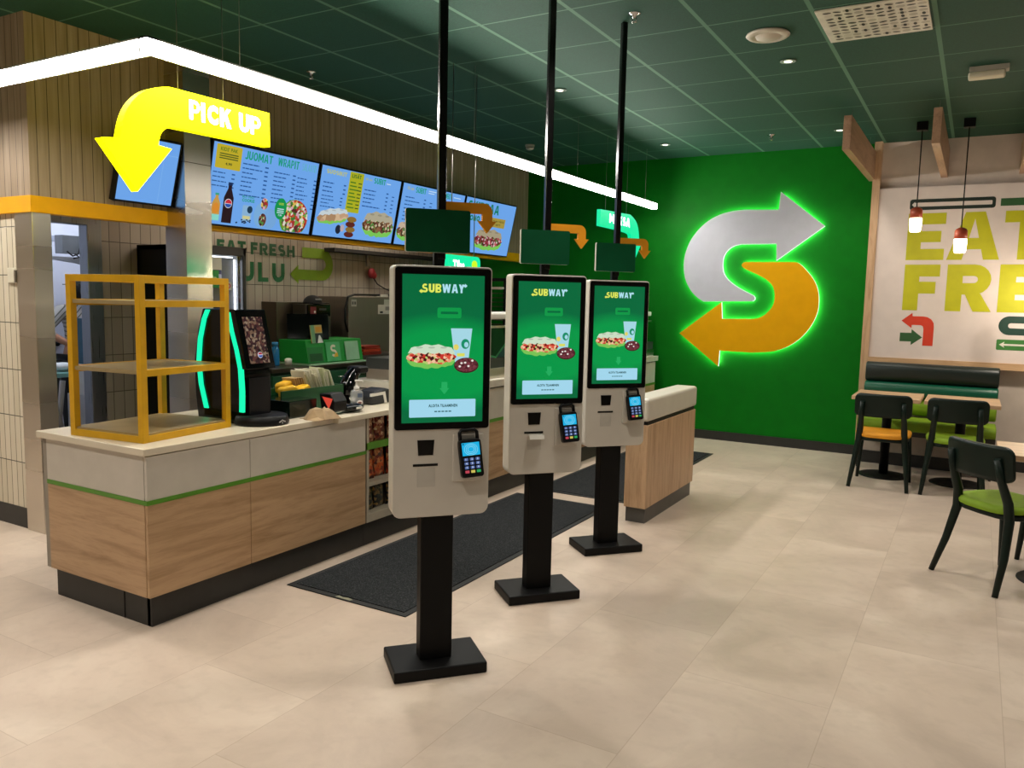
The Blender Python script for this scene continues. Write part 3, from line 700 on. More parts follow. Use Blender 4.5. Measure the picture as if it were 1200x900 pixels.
def make_kiosk(loc, label, paper):
    t = thing('order_kiosk', label, 'self-service kiosk', loc, R(48.5), 'three ordering kiosks in a row')
    def P(mb, n, p=t, **kw):
        o = mb.build(n, parent=p, bevel=kw.get('bevel', 0), seg=kw.get('seg', 2))
        if kw.get('label'): o['label'] = kw['label']
        return o
    m = MB().use(BLACKM); m.box(-.2, .19, -.13, .13, 0, .048); P(m, 'base_plate', bevel=.006)
    m = MB().use(BLACKM); m.box(-.078, .058, -.045, .03, .048, 1.6); P(m, 'post', bevel=.004)
    # housing: rounded slab, front face at y = -0.07
    m = MB().use(KW); m.prism(rrect(-.2, .2, .662, 1.672, [.018, .018, .035, .035], 6), (0, 0, 0), (1, 0, 0), (0, 0, 1), (0, -1, 0), -.03, .066); P(m, 'housing', bevel=.005, seg=3)
    m = MB().use(BLACKG); m.prism(rrect(-.194, .194, 1.022, 1.664, .012), (0, 0, 0), (1, 0, 0), (0, 0, 1), (0, -1, 0), .064, .071); bz = P(m, 'screen_bezel')
    m = MB(); m.flat = True; m.add([(-.166, -.0715, 1.05), (.166, -.0715, 1.05), (.166, -.0715, 1.637), (-.166, -.0715, 1.637)], [(0, 1, 2, 3)], KSCREEN); P(m, 'display', bz)
    m = MB(); m.flat = True; c = Canvas(m, (0, -.0715, 0), (1, 0, 0), (0, 0, 1), (0, -1, 0), .0003)
    kc = c; c0 = c
    wordmark(c, -.088, 1.567, .17, .034, em('#e8f060', 1.), em('#b4e6f4', 1.))
    c.ring(rrect(-.026, .072, 1.467, 1.509, .008), rrect(-.012, .058, 1.483, 1.493, .003), em('#0a9a48', 1.))
    SUBS.clear(); c = c0.sub('cup_picture'); c.poly([(.03, 1.427), (.118, 1.427), (.103, 1.292), (.048, 1.292)], em('#a9dcea', 1.), k=1)
    c.ring(ell(.09, 1.365, .017, .02), ell(.094, 1.362, .009, .011), em('#109068', 1.), k=2)
    c.rect(.056, .088, 1.315, 1.328, em('#e0e060', 1.), k=2); c.ell(.052, 1.352, .011, .012, em('#e8d868', 1.), k=2)
    c = c0.sub('sandwich_picture'); sandwich(c, -.145, 1.262, .195, .105, FILL, seed=3)
    c = c0.sub('cookie_picture'); c.ell(.095, 1.279, .051, .031, em('#3a1218', 1.), k=3); c.ell(.095, 1.281, .048, .028, COOKIE, k=4)
    for q in ((.12, 1.298), (.075, 1.288), (.068, 1.275), (.104, 1.276), (.09, 1.29)): c.ell(q[0], q[1], .005, .004, em('#f0e8e0', 1.), k=5)
    c = c0.sub('start_button'); c.poly([(-.006, 1.213), (.018, 1.213), (.018, 1.188), (.026, 1.188), (.006, 1.163), (-.014, 1.188), (-.006, 1.188)], em('#22b060', 1.))
    c.rect(-.136, .136, 1.072, 1.143, em('#a6dcf2', 1.), r=.004)
    c.text('ALOITA TILAAMINEN', -.058, 1.112, .012, em('#1a4a4a', 1.), .118, .035, 5)
    for i in range(5): c.rect(-.034+i*.0145, -.034+i*.0145+.011, 1.092, 1.097, em('#3a6a70', 1.), k=5)
    P(m, 'screen_logo', bz)
    for nm, q in list(SUBS): P(q.mb, nm, bz)
    # scanner window, receipt slot, terminal
    m = MB().use(BLACKG); m.prism([(-.101, .979), (-.031, .979), (-.036, .917), (-.097, .917)], (0, 0, 0), (1, 0, 0), (0, 0, 1), (0, -1, 0), .06, .068); P(m, 'scanner_window')
    m = MB().use(BLACK); m.box(-.118, -.016, -.0675, -.05, .872, .882); P(m, 'receipt_slot')
    m = MB().use(mat('#bcb7ae', .5)); m.box(-.102, -.024, -.0665, -.06, .786, .868); P(m, 'receipt_chute', bevel=.003)
    if paper:
        m = MB().use(mat('#e0dcd4', .6)); m.prism([(.0, .868), (-.03, .868), (-.038, .848), (-.034, .846), (-.027, .864), (0, .864)], (-.1, -.067, 0), (0, 1, 0), (0, 0, 1), (1, 0, 0), 0, .078); P(m, 'receipt_paper', label='white receipt paper curling out')
    m = MB().use(KW); m.box(.045, .172, -.073, -.06, .806, 1.0); P(m, 'terminal_plate', bevel=.003)
    # card terminal, slightly tipped
    T = Matrix.Translation((.113, -.078, .905)) @ Matrix.Rotation(R(-12), 4, 'X') @ Matrix.Rotation(R(-4), 4, 'Y')
    m = MB().use(BLACK); m.M = T; m.prism(rrect(-.046, .046, -.082, .072, .012), (0, 0, 0), (1, 0, 0), (0, 0, 1), (0, -1, 0), -.002, .034)
    ct = P(m, 'card_terminal', bevel=.005)
    m = MB(); m.M = T; m.flat = True; c = Canvas(m, (0, -.035, 0), (1, 0, 0), (0, 0, 1), (0, -1, 0), .0005)
    c.rect(-.037, .037, .006, .058, em('#18b4e8', 1.)); c.rect(-.034, -.028, .05, .055, em('#104050', 1.), k=2)
    for r_ in (.012, .018, .024): c.ring(ell(0, .03, r_*1.2, r_, 20), ell(0, .03, r_*1.2-.002, r_-.002, 20), em('#90e4fa', 1.), k=2)
    P(m, 'terminal_screen', ct)
    m = MB(); m.M = T; m.flat = True; c = Canvas(m, (0, -.0355, 0), (1, 0, 0), (0, 0, 1), (0, -1, 0), .0005)
    for i in range(3):
        for j in range(4):
            kc = '#5a70a8' if j else ('#c84858', '#d8c860', '#30a860')[i]
            c.rect(-.033+i*.024, -.016+i*.024, -.064+j*.0165, -.053+j*.0165, em(kc, .9), r=.002)
            if j: c.text(str((3-j)*3+i+1), -.027+i*.024, -.062+j*.0165, .008, em('#c8d4ec', 1.), k=2)
    P(m, 'keypad', ct)
    m = MB().use(BLACK); m.M = T; pts = [(-.036, -.018, .066)]+[(-.036, -.018, .1), (-.028, -.018, .11), (.028, -.018, .11), (.036, -.018, .1), (.036, -.018, .066)]
    m.tube(pts, .0075, 8); m.box(-.026, .026, -.014, -.006, .074, .1, mat('#77736c', .4)); P(m, 'terminal_hood', ct)
    # top bracket, hanging pole, sign panel and arrow
    m = MB().use(BLACK); m.box(-.028, .008, -.012, .014, 1.672, 1.73); m.tube([(.012, 0, 1.66), (.016, 0, 1.7), (.006, .01, 1.73)], .004, 6); P(m, 'top_bracket')
    m = MB().use(mat('#060607', .25)); m.box(-.014, .018, -.016, .016, 1.7, HC-.002); P(m, 'ceiling_pole', bevel=.002)
    m = MB().use(mat('#0a5030', .6, bump=.15, bs=30, spec=.12)); m.prism(rrect(-.148, .112, 1.725, 1.893, .008), (0, 0, 0), (1, 0, 0), (0, 0, 1), (0, -1, 0), .018, .038, side=mat('#b8b4a8', .4)); P(m, 'hanging_panel')
    m = MB().use(mat('#f0a028', .45, var=.04, spec=.2)); m.prism(turn_arrow(.20, .118, .042, .076, .048, .035), (.214, 0, 1.93), (1, 0, 0), (0, 0, 1), (0, -1, 0), -.012, .004); P(m, 'arrow_sign', label='orange arrow pointing down')
    return t
KL = ['white self-order kiosk with lit green screen, nearest the camera',
      'white self-order kiosk with receipt paper sticking out, between the other two',
      'white self-order kiosk with lit green screen beside the low oak divider']
for (x, y), lb, pp in zip(((-1.878, 2.65), (-1.906, 3.61), (-1.917, 4.54)), KL, (False, True, False)): make_kiosk((x, y, 0), lb, pp)

# ================================================================== BACKLIT WALL EMBLEM
PW = [(-1.431, 2.369), (-1.896, 2.74), (-1.907, 2.554), (-2.263, 2.567), (-2.388, 2.56), (-2.527, 2.529), (-2.653, 2.469), (-2.764, 2.376), (-2.861, 2.248), (-2.914, 2.1), (-2.926, 1.985), (-2.915, 1.87), (-2.884, 1.77), (-2.819, 1.67), (-2.742, 1.599), (-2.676, 1.563), (-2.129, 1.577), (-2.102, 1.597), (-2.11, 1.63), (-2.146, 1.652), (-2.232, 1.692), (-2.332, 1.747), (-2.42, 1.816), (-2.466, 1.886), (-2.479, 1.97), (-2.475, 2.054), (-2.436, 2.129), (-2.368, 2.178), (-2.285, 2.194), (-1.911, 2.194), (-1.903, 2.015)]
PY_ = [(-2.939, 1.196), (-2.47, 1.561), (-2.455, 1.377), (-2.132, 1.385), (-2.051, 1.396), (-1.972, 1.448), (-1.909, 1.532), (-1.895, 1.628), (-1.911, 1.724), (-1.963, 1.791), (-2.047, 1.846), (-2.202, 1.914), (-2.258, 1.942), (-2.274, 1.97), (-2.253, 1.997), (-2.22, 2.003), (-1.71, 2.001), (-1.658, 1.987), (-1.562, 1.888), (-1.493, 1.795), (-1.453, 1.689), (-1.442, 1.583), (-1.448, 1.476), (-1.492, 1.354), (-1.563, 1.243), (-1.662, 1.143), (-1.79, 1.069), (-1.922, 1.031), (-2.113, 1.016), (-2.466, 1.02), (-2.472, 0.842)]
fixW = {0, 1, 2, 3, 15, 16, 28, 29, 30}; fixY = {0, 1, 2, 3, 15, 16, 28, 29, 30}
t = thing('wall_emblem', 'large backlit emblem of grey and yellow arrows forming an S on green wall', 'illuminated sign', (-2.2, YB, .84))
def shrink(P, d):
    n = len(P); A2 = sum(P[i][0]*P[(i+1) % n][1]-P[(i+1) % n][0]*P[i][1] for i in range(n)); sg = 1 if A2 > 0 else -1; Q = []
    for i in range(n):
        a, b, c = Vector(P[i-1]), Vector(P[i]), Vector(P[(i+1) % n])
        e1 = (b-a).normalized(); e2 = (c-b).normalized()
        n1 = Vector((-e1.y, e1.x))*sg; n2 = Vector((-e2.y, e2.x))*sg
        nn = (n1+n2); l = nn.length
        nn = nn/l if l > 1e-4 else n1
        Q.append(tuple(b+nn*min(d/max(.45, nn.dot(n1)), d*2)))
    return Q
HALO = em('#d8ffe0', 30., name='halo_leds'); EDGE = em('#dcffe6', 2.2, name='edge_glow')
for P_, fx, colr, nm in ((PW, fixW, '#c2c2cc', 'grey'), (PY_, fixY, '#eaa900', 'yellow')):
    Q = smooth_poly(P_, fx)
    m = MB().use(mat(colr, .6, var=.02, spec=.12)); m.prism(Q, (0, YB-.055, 0), (1, 0, 0), (0, 0, 1), (0, -1, 0), -.022, .0, side=EDGE)
    a = part(m, 'arrow_face', t, label='%s arrow face' % nm)
    Q2 = shrink(Q, .016)
    m = MB().use(mat('#d0d0d0', .6)); k = len(Q2)
    m.add([(x, YB-.033, z) for x, z in Q2]+[(x, YB-.008, z) for x, z in Q2], [(i, (i+1) % k, (i+1) % k+k, i+k) for i in range(k)], HALO)
    part(m, 'halo_strip', a, label='glowing edge strip behind the %s arrow' % nm)

# ================================================================== DINING WALL GRAPHICS
def word(c, txt, x, y, h, ws, gap, s, m):
    for ch, w in zip(txt, ws):
        if ch != ' ':
            for i, p in enumerate(glyph(ch, x, y, w, h, s)): c.poly(p, m, c.k+i*.12)
        x += w+gap
    return x
WY = YB-.0805
LM = mat('#bcba06', .6, var=.04, name='lime_wall_print'); DG = mat('#12261c', .6, var=.05); MG = mat('#2c5a2e', .6, var=.04); RD = mat('#d03a1e', .6, var=.03)
m = MB(); m.flat = True; c = Canvas(m, (0, WY, 0), (1, 0, 0), (0, 0, 1), (0, -1, 0), .001)
word(c, 'EAT', -.652, 2.013, .452, (.33, .44, .36), .024, .125, LM)
m_eat = single(m, 'wall_lettering', 'large lime word EAT printed on the cream dining wall', 'wall lettering')
m = MB(); m.flat = True; c = Canvas(m, (0, WY, 0), (1, 0, 0), (0, 0, 1), (0, -1, 0), .001)
word(c, 'FRESH', -.652, 1.52, .449, (.312, .375, .33, .36, .38), .062, .135, LM)
single(m, 'wall_lettering', 'large lime word FRESH printed below EAT on the dining wall', 'wall lettering')
m = MB(); m.flat = True; c = Canvas(m, (0, WY, 0), (1, 0, 0), (0, 0, 1), (0, -1, 0), .001)
c.ring(rrect(-.648, .078, 2.497, 2.602, .025), rrect(-.60, .05, 2.53, 2.569, .008), DG); c.poly([(-.63, 2.55), (-.607, 2.575), (-.584, 2.55), (-.607, 2.525)], mat('#d8d0c8', .6), k=2)
single(m, 'wall_graphic', 'long black rounded outline above EAT on the dining wall', 'wall graphic')
m = MB(); m.flat = True; Canvas(m, (0, WY, 0), (1, 0, 0), (0, 0, 1), (0, -1, 0), .001).rect(.118, 1.0, 2.512, 2.582, MG)
single(m, 'wall_graphic', 'solid dark green bar right of the black outline on the dining wall', 'wall graphic')
m = MB(); m.flat = True; Canvas(m, (0, WY, 0), (1, 0, 0), (0, 0, 1), (0, -1, 0), .001).poly([(-.648, 1.416), (-.554, 1.495), (-.551, 1.462), (-.456, 1.462), (-.42, 1.456), (-.385, 1.435), (-.362, 1.4), (-.357, 1.36), (-.357, 1.174), (-.447, 1.174), (-.447, 1.34), (-.455, 1.365), (-.475, 1.375), (-.554, 1.375), (-.554, 1.343)], RD)
single(m, 'wall_graphic', 'red arrow bending left under the word FRESH', 'wall graphic')
m = MB(); m.flat = True; Canvas(m, (0, WY, 0), (1, 0, 0), (0, 0, 1), (0, -1, 0), .001).poly([(-.653, 1.296), (-.551, 1.296), (-.551, 1.333), (-.453, 1.254), (-.551, 1.175), (-.551, 1.21), (-.653, 1.21)], MG)
single(m, 'wall_graphic', 'small green arrow pointing right below the red arrow', 'wall graphic')
m = MB(); m.flat = True; c = Canvas(m, (0, WY, 0), (1, 0, 0), (0, 0, 1), (0, -1, 0), .001); c.ring(rrect(.185, .9, 1.308, 1.485, .086, 8), rrect(.262, .85, 1.372, 1.42, .022, 8), mat('#123a2e', .6))
single(m, 'wall_graphic', 'dark green pill outline under the word FRESH at the frame edge', 'wall graphic')
m = MB(); m.flat = True; c = Canvas(m, (0, WY, 0), (1, 0, 0), (0, 0, 1), (0, -1, 0), .001); c.rect(.178, .9, 1.165, 1.265, mat('#3a7a34', .6), r=.012)
c.poly([(.2, 1.216), (.245, 1.245), (.238, 1.224), (.8, 1.224), (.8, 1.207), (.238, 1.207), (.245, 1.187)], mat('#dcd8cc', .6), k=2)
single(m, 'wall_graphic', 'green bar with thin white left arrow at the lower right of the dining wall', 'wall graphic')

# beams
for x, lb in ((-1.045, 'oak beam hanging at the edge of the green wall'), (-.40, 'oak beam hanging between the two pendant lamps'), (.245, 'oak beam cut by the right edge of the frame')):
    y0 = 7.08
    t = thing('ceiling_beam', lb, 'beam', (x+.028, 8.0, 2.81), group='oak beams over the dining corner')
    m = MB().use(OAK_BEAM); m.box(x, x+.06, y0, YB, 2.81-.055*0, 3.08); part(m, 'beam_board', t, .002)
    for yy in (7.3, 8.6):
        m = MB().use(WIRE); m.tube([(x+.03, yy, 3.08), (x+.03, yy, HC)], .0015, 5); part(m, 'hanging_wire', t)

# pendant lamps
def pendant(x, y, zb, label):
    t = thing('pendant_lamp', label, 'pendant lamp', (x, y, HC), group='small pendant lamps over the bench tables')
    m = MB().use(BLACK); m.box(x-.045, x+.045, y-.045, y+.045, HC-.075, HC-.001); part(m, 'ceiling_box', t, .004)
    m = MB().use(BLACK); m.tube([(x, y, HC-.07), (x, y, zb+.2)], .005, 6); part(m, 'cord', t)
    m = MB().use(mat('#c4553a', .4, name='coral_cap')); m.lathe([(.0, zb+.222), (.02, zb+.222), (.04, zb+.21), (.05, zb+.195), (.052, zb+.125), (.0, zb+.125)], (x, y, 0), 24); part(m, 'socket_cap', t, label='coral red cap')
    m = MB().use(em('#ffe9c4', 9., name='opal_bulb')); m.lathe([(.0, zb+.125), (.05, zb+.124), (.052, zb+.1), (.048, zb+.02), (.04, zb+.003), (.0, zb)], (x, y, 0), 24); part(m, 'glass_shade', t, label='glowing opal glass')
pendant(-.535, 8.09, 2.22, 'coral capped pendant lamp left of the middle beam')
pendant(-.172, 8.10, 2.03, 'coral capped pendant lamp hanging lower, right of the middle beam')
pendant(.47, 8.35, 1.75, 'added coral capped pendant lamp, unseen just outside the right edge of the frame')  # unseen extra pendant, added to brighten the dining wall at the edge
for x, y, z, e in ((-.535, 8.09, 2.2, 3), (-.172, 8.1, 2.01, 4), (.47, 8.35, 1.73, 16)):
    l = bpy.data.lights.new('pendant_bulb', 'POINT'); l.energy = e; l.color = (1, .86, .7); l.shadow_soft_size = .045
    o = bpy.data.objects.new('pendant_bulb', l); COL.objects.link(o); o.location = (x, y, z-.03)

# ================================================================== DINING FURNITURE
def make_chair(loc, rz, label, seatm, slabel):
    t = thing('dining_chair', label, 'chair', loc, rz, 'dark green dining chairs')
    D = DGREEN_WOOD
    def P(mb, n, **kw):
        o = mb.build(n, parent=t, bevel=kw.get('bevel', 0), sub=kw.get('sub', 0))
        if kw.get('label'): o['label'] = kw['label']
    for sx in (-1, 1):
        m = MB().use(D)
        m.tube([(sx*.228, -.27, 0), (sx*.205, -.205, .2), (sx*.18, -.165, .4), (sx*.172, -.175, .5), (sx*.165, -.225, .62), (sx*.16, -.262, .745)], [.016, .022, .027, .027, .023, .018], 8)
        P(m, 'leg')
        m = MB().use(D); m.tube([(sx*.215, .22, 0), (sx*.2, .2, .25), (sx*.188, .18, .425)], [.014, .02, .024], 8); P(m, 'leg')
    m = MB().use(D); k = 20
    out = [(.205*math.copysign(abs(math.cos(R(18*i)))**.55, math.cos(R(18*i))), .205*math.copysign(abs(math.sin(R(18*i)))**.55, math.sin(R(18*i)))) for i in range(k)]
    m.prism(out, (0, .01, 0), (1, 0, 0), (0, 1, 0), (0, 0, 1), .40, .43); P(m, 'seat_frame', bevel=.008)
    # padded seat, dished
    m = MB(); rings = [(1.03, .43), (1.05, .448), (1.0, .466), (.8, .468), (.45, .462), (.0, .459)]
    vs = []; K = 28
    for sc, z in rings:
        for i in range(K):
            a = R(360*i/K); vs.append((.21*sc*math.copysign(abs(math.cos(a))**.6, math.cos(a)), .01+.21*sc*math.copysign(abs(math.sin(a))**.6, math.sin(a)), z+.012*(math.cos(a)**2)*sc))
    m.add(vs, [(r_*K+i, r_*K+(i+1) % K, (r_+1)*K+(i+1) % K, (r_+1)*K+i) for r_ in range(len(rings)-1) for i in range(K)], seatm, True); P(m, 'seat_pad', label=slabel)
    # curved back panel
    m = MB().use(D); nx, nz = 28, 8; F = []; Bk = []
    o = rrect(-.222, .222, .615, .815, [.05, .05, .035, .035], 6)
    def Y(x): return -.262+.9*x*x
    for side, dy in ((0, 0.), (1, .02)):
        vs = [];
        for i in range(nx+1):
            x = -.222*math.cos(PI*i/nx)
            # vertical extent limited by rounded corners
            e = max(0, abs(x)-.172)/.05; cut = .05*(1-math.sqrt(max(0, 1-e*e))) if e > 0 else 0
            z0, z1 = .615+cut*.8, .815-cut
            for j in range(nz+1):
                z = z0+(z1-z0)*j/nz; vs.append((x, Y(x)+dy-.12*(z-.7), z))
        if side: Bk = vs
        else: F = vs
    n1 = nz+1; q = len(F)
    fs = [(i*n1+j, (i+1)*n1+j, (i+1)*n1+j+1, i*n1+j+1) for i in range(nx) for j in range(nz)]
    fb = [tuple(a+q for a in f[::-1]) for f in fs]
    rim = [(i*n1) for i in range(nx+1)]+[nx*n1+j for j in range(1, n1)]+[i*n1+nz for i in range(nx-1, -1, -1)]+[j for j in range(nz-1, 0, -1)]
    fr = [(rim[i], rim[(i+1) % len(rim)], rim[(i+1) % len(rim)]+q, rim[i]+q) for i in range(len(rim))]
    m.add(F+Bk, fs+fb, None, True); m.add(F+Bk, fr, None, False); P(m, 'backrest')
    return t
YS = mat('#d99010', .7, var=.06, bump=.25, bs=260, name='amber_fabric')
make_chair((-.63, 7.585, 0), R(0), 'dark green wooden chair with amber seat at the bench tables', YS, 'amber seat pad')
make_chair((-.085, 7.62, 0), R(2), 'dark green wooden chair with lime seat at the bench tables', LIME, 'lime seat pad')
make_chair((.225, 5.275, 0), R(-45.5), 'dark green wooden chair with lime seat turned diagonally, nearest the camera', LIME, 'lime seat pad')
make_chair((.62, 5.86, 0), R(150), 'dark green wooden chair with lime seat beyond the round-footed right table', LIME, 'lime seat pad')

def cafe_table(cx, cy, w, d, label, rz=0.):
    t = thing('cafe_table', label, 'table', (cx, cy, 0), rz, 'oak cafe tables on round black feet')
    def P(mb, n, **kw): return mb.build(n, parent=t, bevel=kw.get('bevel', 0))
    m = MB().use(OAK_TABLE); m.box(-w/2, w/2, -d/2, d/2, .718, .75); P(m, 'tabletop', bevel=.002)
    m = MB().use(BLACKM); m.lathe([(.04, .0), (.04, .712), (.14, .712), (.14, .718)], (0, 0, 0), 20); P(m, 'column')
    m = MB().use(BLACKM); m.lathe([(.215, 0), (.215, .006), (.2, .012), (.04, .02)], (0, 0, 0), 36); P(m, 'foot')
cafe_table(-.645, 8.0, .55, .62, 'small oak table in front of the bench at the green wall end')
cafe_table(-.055, 8.0, .57, .62, 'small oak table in front of the bench beside its right end')
cafe_table(.52, 5.4, .72, .52, 'oak table cut by the right edge of the frame')

# bench
t = thing('upholstered_bench', 'wall bench with dark, emerald and lime padded rolls and lime seat', 'bench', (-.37, 8.6, 0))
x0, x1 = -.925, .225
def roll(z0, z1, y0, y1, mt, name, lb):
    m = MB().use(mt); m.prism(rrect(y0, y1, z0, z1, min(z1-z0, y1-y0)*.42, 6), (0, 0, 0), (0, 1, 0), (0, 0, 1), (1, 0, 0), x0, x1, smooth=True); part(m, name, t, .012, label=lb, seg=3)
roll(.81, 1.0, 8.66, 8.82, mat('#141f1c', .38, var=.05), 'backrest_roll', 'near black top roll')
roll(.655, .81, 8.64, 8.82, mat('#04513a', .35, var=.05), 'backrest_roll', 'emerald middle roll')
roll(.49, .655, 8.66, 8.82, LIME, 'backrest_roll', 'lime lower roll')
roll(.385, .48, 8.24, 8.7, LIME, 'seat_cushion', 'lime seat cushion')
m = MB().use(mat('#2a2622', .5)); m.box(x0, x1, 8.27, 8.8, .34, .385); part(m, 'seat_rail', t, .002)
m = MB().use(mat('#b7aa9b', .5)); m.box(x0+.02, x1-.02, 8.6, 8.8, .12, .34); part(m, 'base_panel', t)
m = MB().use(KICK); m.box(x0+.02, x1-.02, 8.58, 8.8, 0, .12); part(m, 'plinth', t)
for xx in (x0+.01, x1-.03):
    m = MB().use(BLACK); m.box(xx, xx+.02, 8.29, 8.33, 0, .34); part(m, 'leg', t)

# ================================================================== CEILING FIXTURES
def downlight(x, y, label, power=0, cone=120, on=True):
    t = thing('recessed_downlight', label, 'ceiling light', (x, y, HC), group='recessed ceiling spotlights')
    m = MB().use(mat('#1c3a2b', .5)); m.lathe([(.052, -.006), (.052, 0)], (x, y, HC), 24); m.lathe([(.036, -.004), (.052, -.007)], (x, y, HC), 24, mat('#8a9a90', .3)); part(m, 'trim_ring', t)
    m = MB().use(em('#fff2dc', 5., name='downlight_lens')); m.lathe([(.0, -.0075), (.026, -.0075)], (x, y, HC), 20); m.flat = True; part(m, 'lens', t)
    if power:
        l = bpy.data.lights.new('downlight', 'SPOT'); l.energy = power; l.spot_size = R(cone); l.spot_blend = .6; l.shadow_soft_size = .05; l.color = (1, .92, .82)
        o = bpy.data.objects.new('downlight', l); COL.objects.link(o); o.location = (x, y, HC-.03)
PWR = 80
downlight(-2.94, 5.73, 'recessed spotlight above the second kiosk, in the green ceiling', PWR)
downlight(-2.93, 8.14, 'recessed spotlight near the green wall left of the emblem', PWR*.35)
downlight(-1.22, 5.72, 'recessed spotlight just below the round ceiling disc', PWR)
downlight(-1.23, 8.12, 'recessed spotlight beside the first oak beam', PWR*.5)
for i, (x, y) in enumerate(((-2.94, 3.32), (-1.22, 3.32), (-2.94, .9), (-1.22, .9), (.5, 3.32), (.5, .9), (.5, 5.72), (-2.94, -1.5), (-1.22, -1.5), (.5, -1.5), (2.2, 3.32), (2.2, .9), (2.2, 5.72), (-4.6, .9), (-4.6, -1.5), (1.2, 7.4), (-5.7, 1.75), (-7.2, 1.75), (-6.6, -.6), (-4.6, -3.6), (-1.2, -3.6), (2.2, -3.6), (-8.4, -.4), (-8.4, -2.8))):
    names = ['above the nearest kiosk', 'in front of the kiosks', 'above the walkway left of the camera', 'above the camera', 'right of the camera before the chairs', 'right of the camera', 'over the near dining chair', 'behind the camera on the left', 'behind the camera', 'behind the camera on the right', 'far right before the chairs', 'far right of the camera', 'far right over the dining area', 'left of the counter', 'far left behind the camera', 'over the right of the bench wall', 'left of the counter before the wooden bulkhead', 'far left before the wooden bulkhead', 'added out of view far left of the walkway', 'added out of view by the entrance wall on the left', 'added out of view by the entrance wall behind the camera', 'added out of view by the entrance wall on the right', 'added out of view by the left wall', 'added out of view in the far left corner by the entrance']  # last ones, far walkway onward: unseen, added to brighten walls mirrored in steel
    downlight(x, y, 'recessed spotlight '+names[i], PWR*(1.6 if i == 15 else .6 if i in (4, 6, 12) else .8 if x > .4 else 1))

# round disc, sprinkler heads, smoke detector, emergency fitting, diffuser
m = MB().use(mat('#cfc6b6', .5)); m.lathe([(.125, 0), (.13, -.008), (.118, -.018), (.085, -.02), (.08, -.012), (.072, -.012), (.066, -.026), (.0, -.028)], (-1.22, 5.12, HC), 36)
single(m, 'ceiling_vent_disc', 'round cream vent disc set in the green ceiling', 'ceiling vent')
def sprinkler(x, y, label):
    t = thing('sprinkler_head', label, 'sprinkler', (x, y, HC), group='ceiling sprinklers')
    m = MB().use(CHROME); m.lathe([(.036, 0), (.036, -.004), (.012, -.012), (.009, -.03)], (x, y, HC), 18); m.tube([(x-.012, y, HC-.02), (x-.012, y, HC-.04), (x, y, HC-.048)], .003, 6); m.tube([(x+.012, y, HC-.02), (x+.012, y, HC-.04), (x, y, HC-.048)], .003, 6); part(m, 'head_body', t)
    m = MB().use(CHROME); m.lathe([(.0, -.047), (.017, -.048), (.017, -.051), (.0, -.052)], (x, y, HC), 14); part(m, 'deflector', t)
sprinkler(-1.81, 4.43, 'chrome sprinkler head beside the top of the far kiosk pole')
sprinkler(-1.845, 8.1, 'chrome sprinkler head above the wall emblem')
sprinkler(-4.37, 4.5, 'small sprinkler head above the menu screens')
t = thing('smoke_detector', 'white smoke detector above the far menu screen', 'smoke detector', (-4.24, 7.6, HC))
m = MB().use(mat('#b8b2a4', .5)); m.lathe([(.05, 0), (.05, -.015), (.045, -.022)], (-4.24, 7.6, HC), 20); part(m, 'base_ring', t)
m = MB().use(mat('#a8a294', .5)); m.lathe([(.045, -.026), (.04, -.045), (.02, -.055), (0, -.055)], (-4.24, 7.6, HC), 20); part(m, 'sensor_head', t)
t = thing('emergency_light', 'white emergency light bar on the ceiling at upper right', 'emergency light', (-.045, 6.44, HC))
m = MB().use(mat('#aaa294', .5)); m.box(-.165, .07, 6.39, 6.48, HC-.035, HC); part(m, 'base_tray', t, .004)
m = MB().use(mat('#d8cfb8', .3)); m.box(-.17, .05, 6.385, 6.485, HC-.075, HC-.035); part(m, 'diffuser_cover', t, .012)
t = thing('air_diffuser', 'square cream air diffuser with rows of small black slots', 'air vent', (-.624, 5.12, HC))
m = MB().use(mat('#e4decf', .45)); m.box(-.905, -.343, 4.835, 5.425, HC-.012, HC); part(m, 'face_plate', t, .004)
m = MB(); m.flat = True; c = Canvas(m, (-.875, 5.395, HC-.0125), (1, 0, 0), (0, -1, 0), (0, 0, -1), .0006); rnd = random.Random(4)
for i in range(10):
    for j in range(10):
        cx, cy = .03+i*.0525, .03+j*.0545; edge = i in (0, 9) or j in (0, 9)
        c.ell(cx, cy, .023, .021, mat('#bdb5a4', .4) if (i+j) % 2 else mat('#d9d1c0', .4), k=1)
        if rnd.random() < .78:
            a = rnd.choice((0, 25, -25, 90)); ca, sa = math.cos(R(a)), math.sin(R(a))
            c.poly([(cx+p*ca-q*sa, cy+p*sa+q*ca) for p, q in ell(0, 0, .023, .0095, 12)], BLACK, k=2)
part(m, 'slot_pattern', t)

# ================================================================== LED LINE LIGHT
LEDM = em('#fffaf2', 62., name='linear_led')
t = thing('linear_light', 'long angled white light bar hanging over the counter', 'linear light', (-3.2, 2.27, 2.57))
m = MB().use(mat('#b8b8b4', .4)); m.box(-3.212, -3.2, 2.268, 8.575, 2.572, 2.636); m.box(-3.212, -3.152, 2.268, 8.575, 2.628, 2.636); m.box(-9, -3.2, 2.318, 2.33, 2.572, 2.636); m.box(-9, -3.152, 2.268, 2.33, 2.628, 2.636); part(m, 'housing', t)
m = MB().use(LEDM); m.box(-3.2, -3.155, 2.27, 8.58, 2.572, 2.628); m.box(-9, -3.2, 2.27, 2.318, 2.572, 2.628); part(m, 'diffuser', t, label='glowing white diffuser')
for x, y in ((-3.19, 2.8), (-3.19, 4.9), (-3.19, 6.6), (-3.19, 8.3), (-4.6, 2.31), (-6.5, 2.31)):
    m = MB().use(WIRE); m.tube([(x, y, 2.63), (x, y, HC)], .0018, 5); part(m, 'hanging_wire', t)

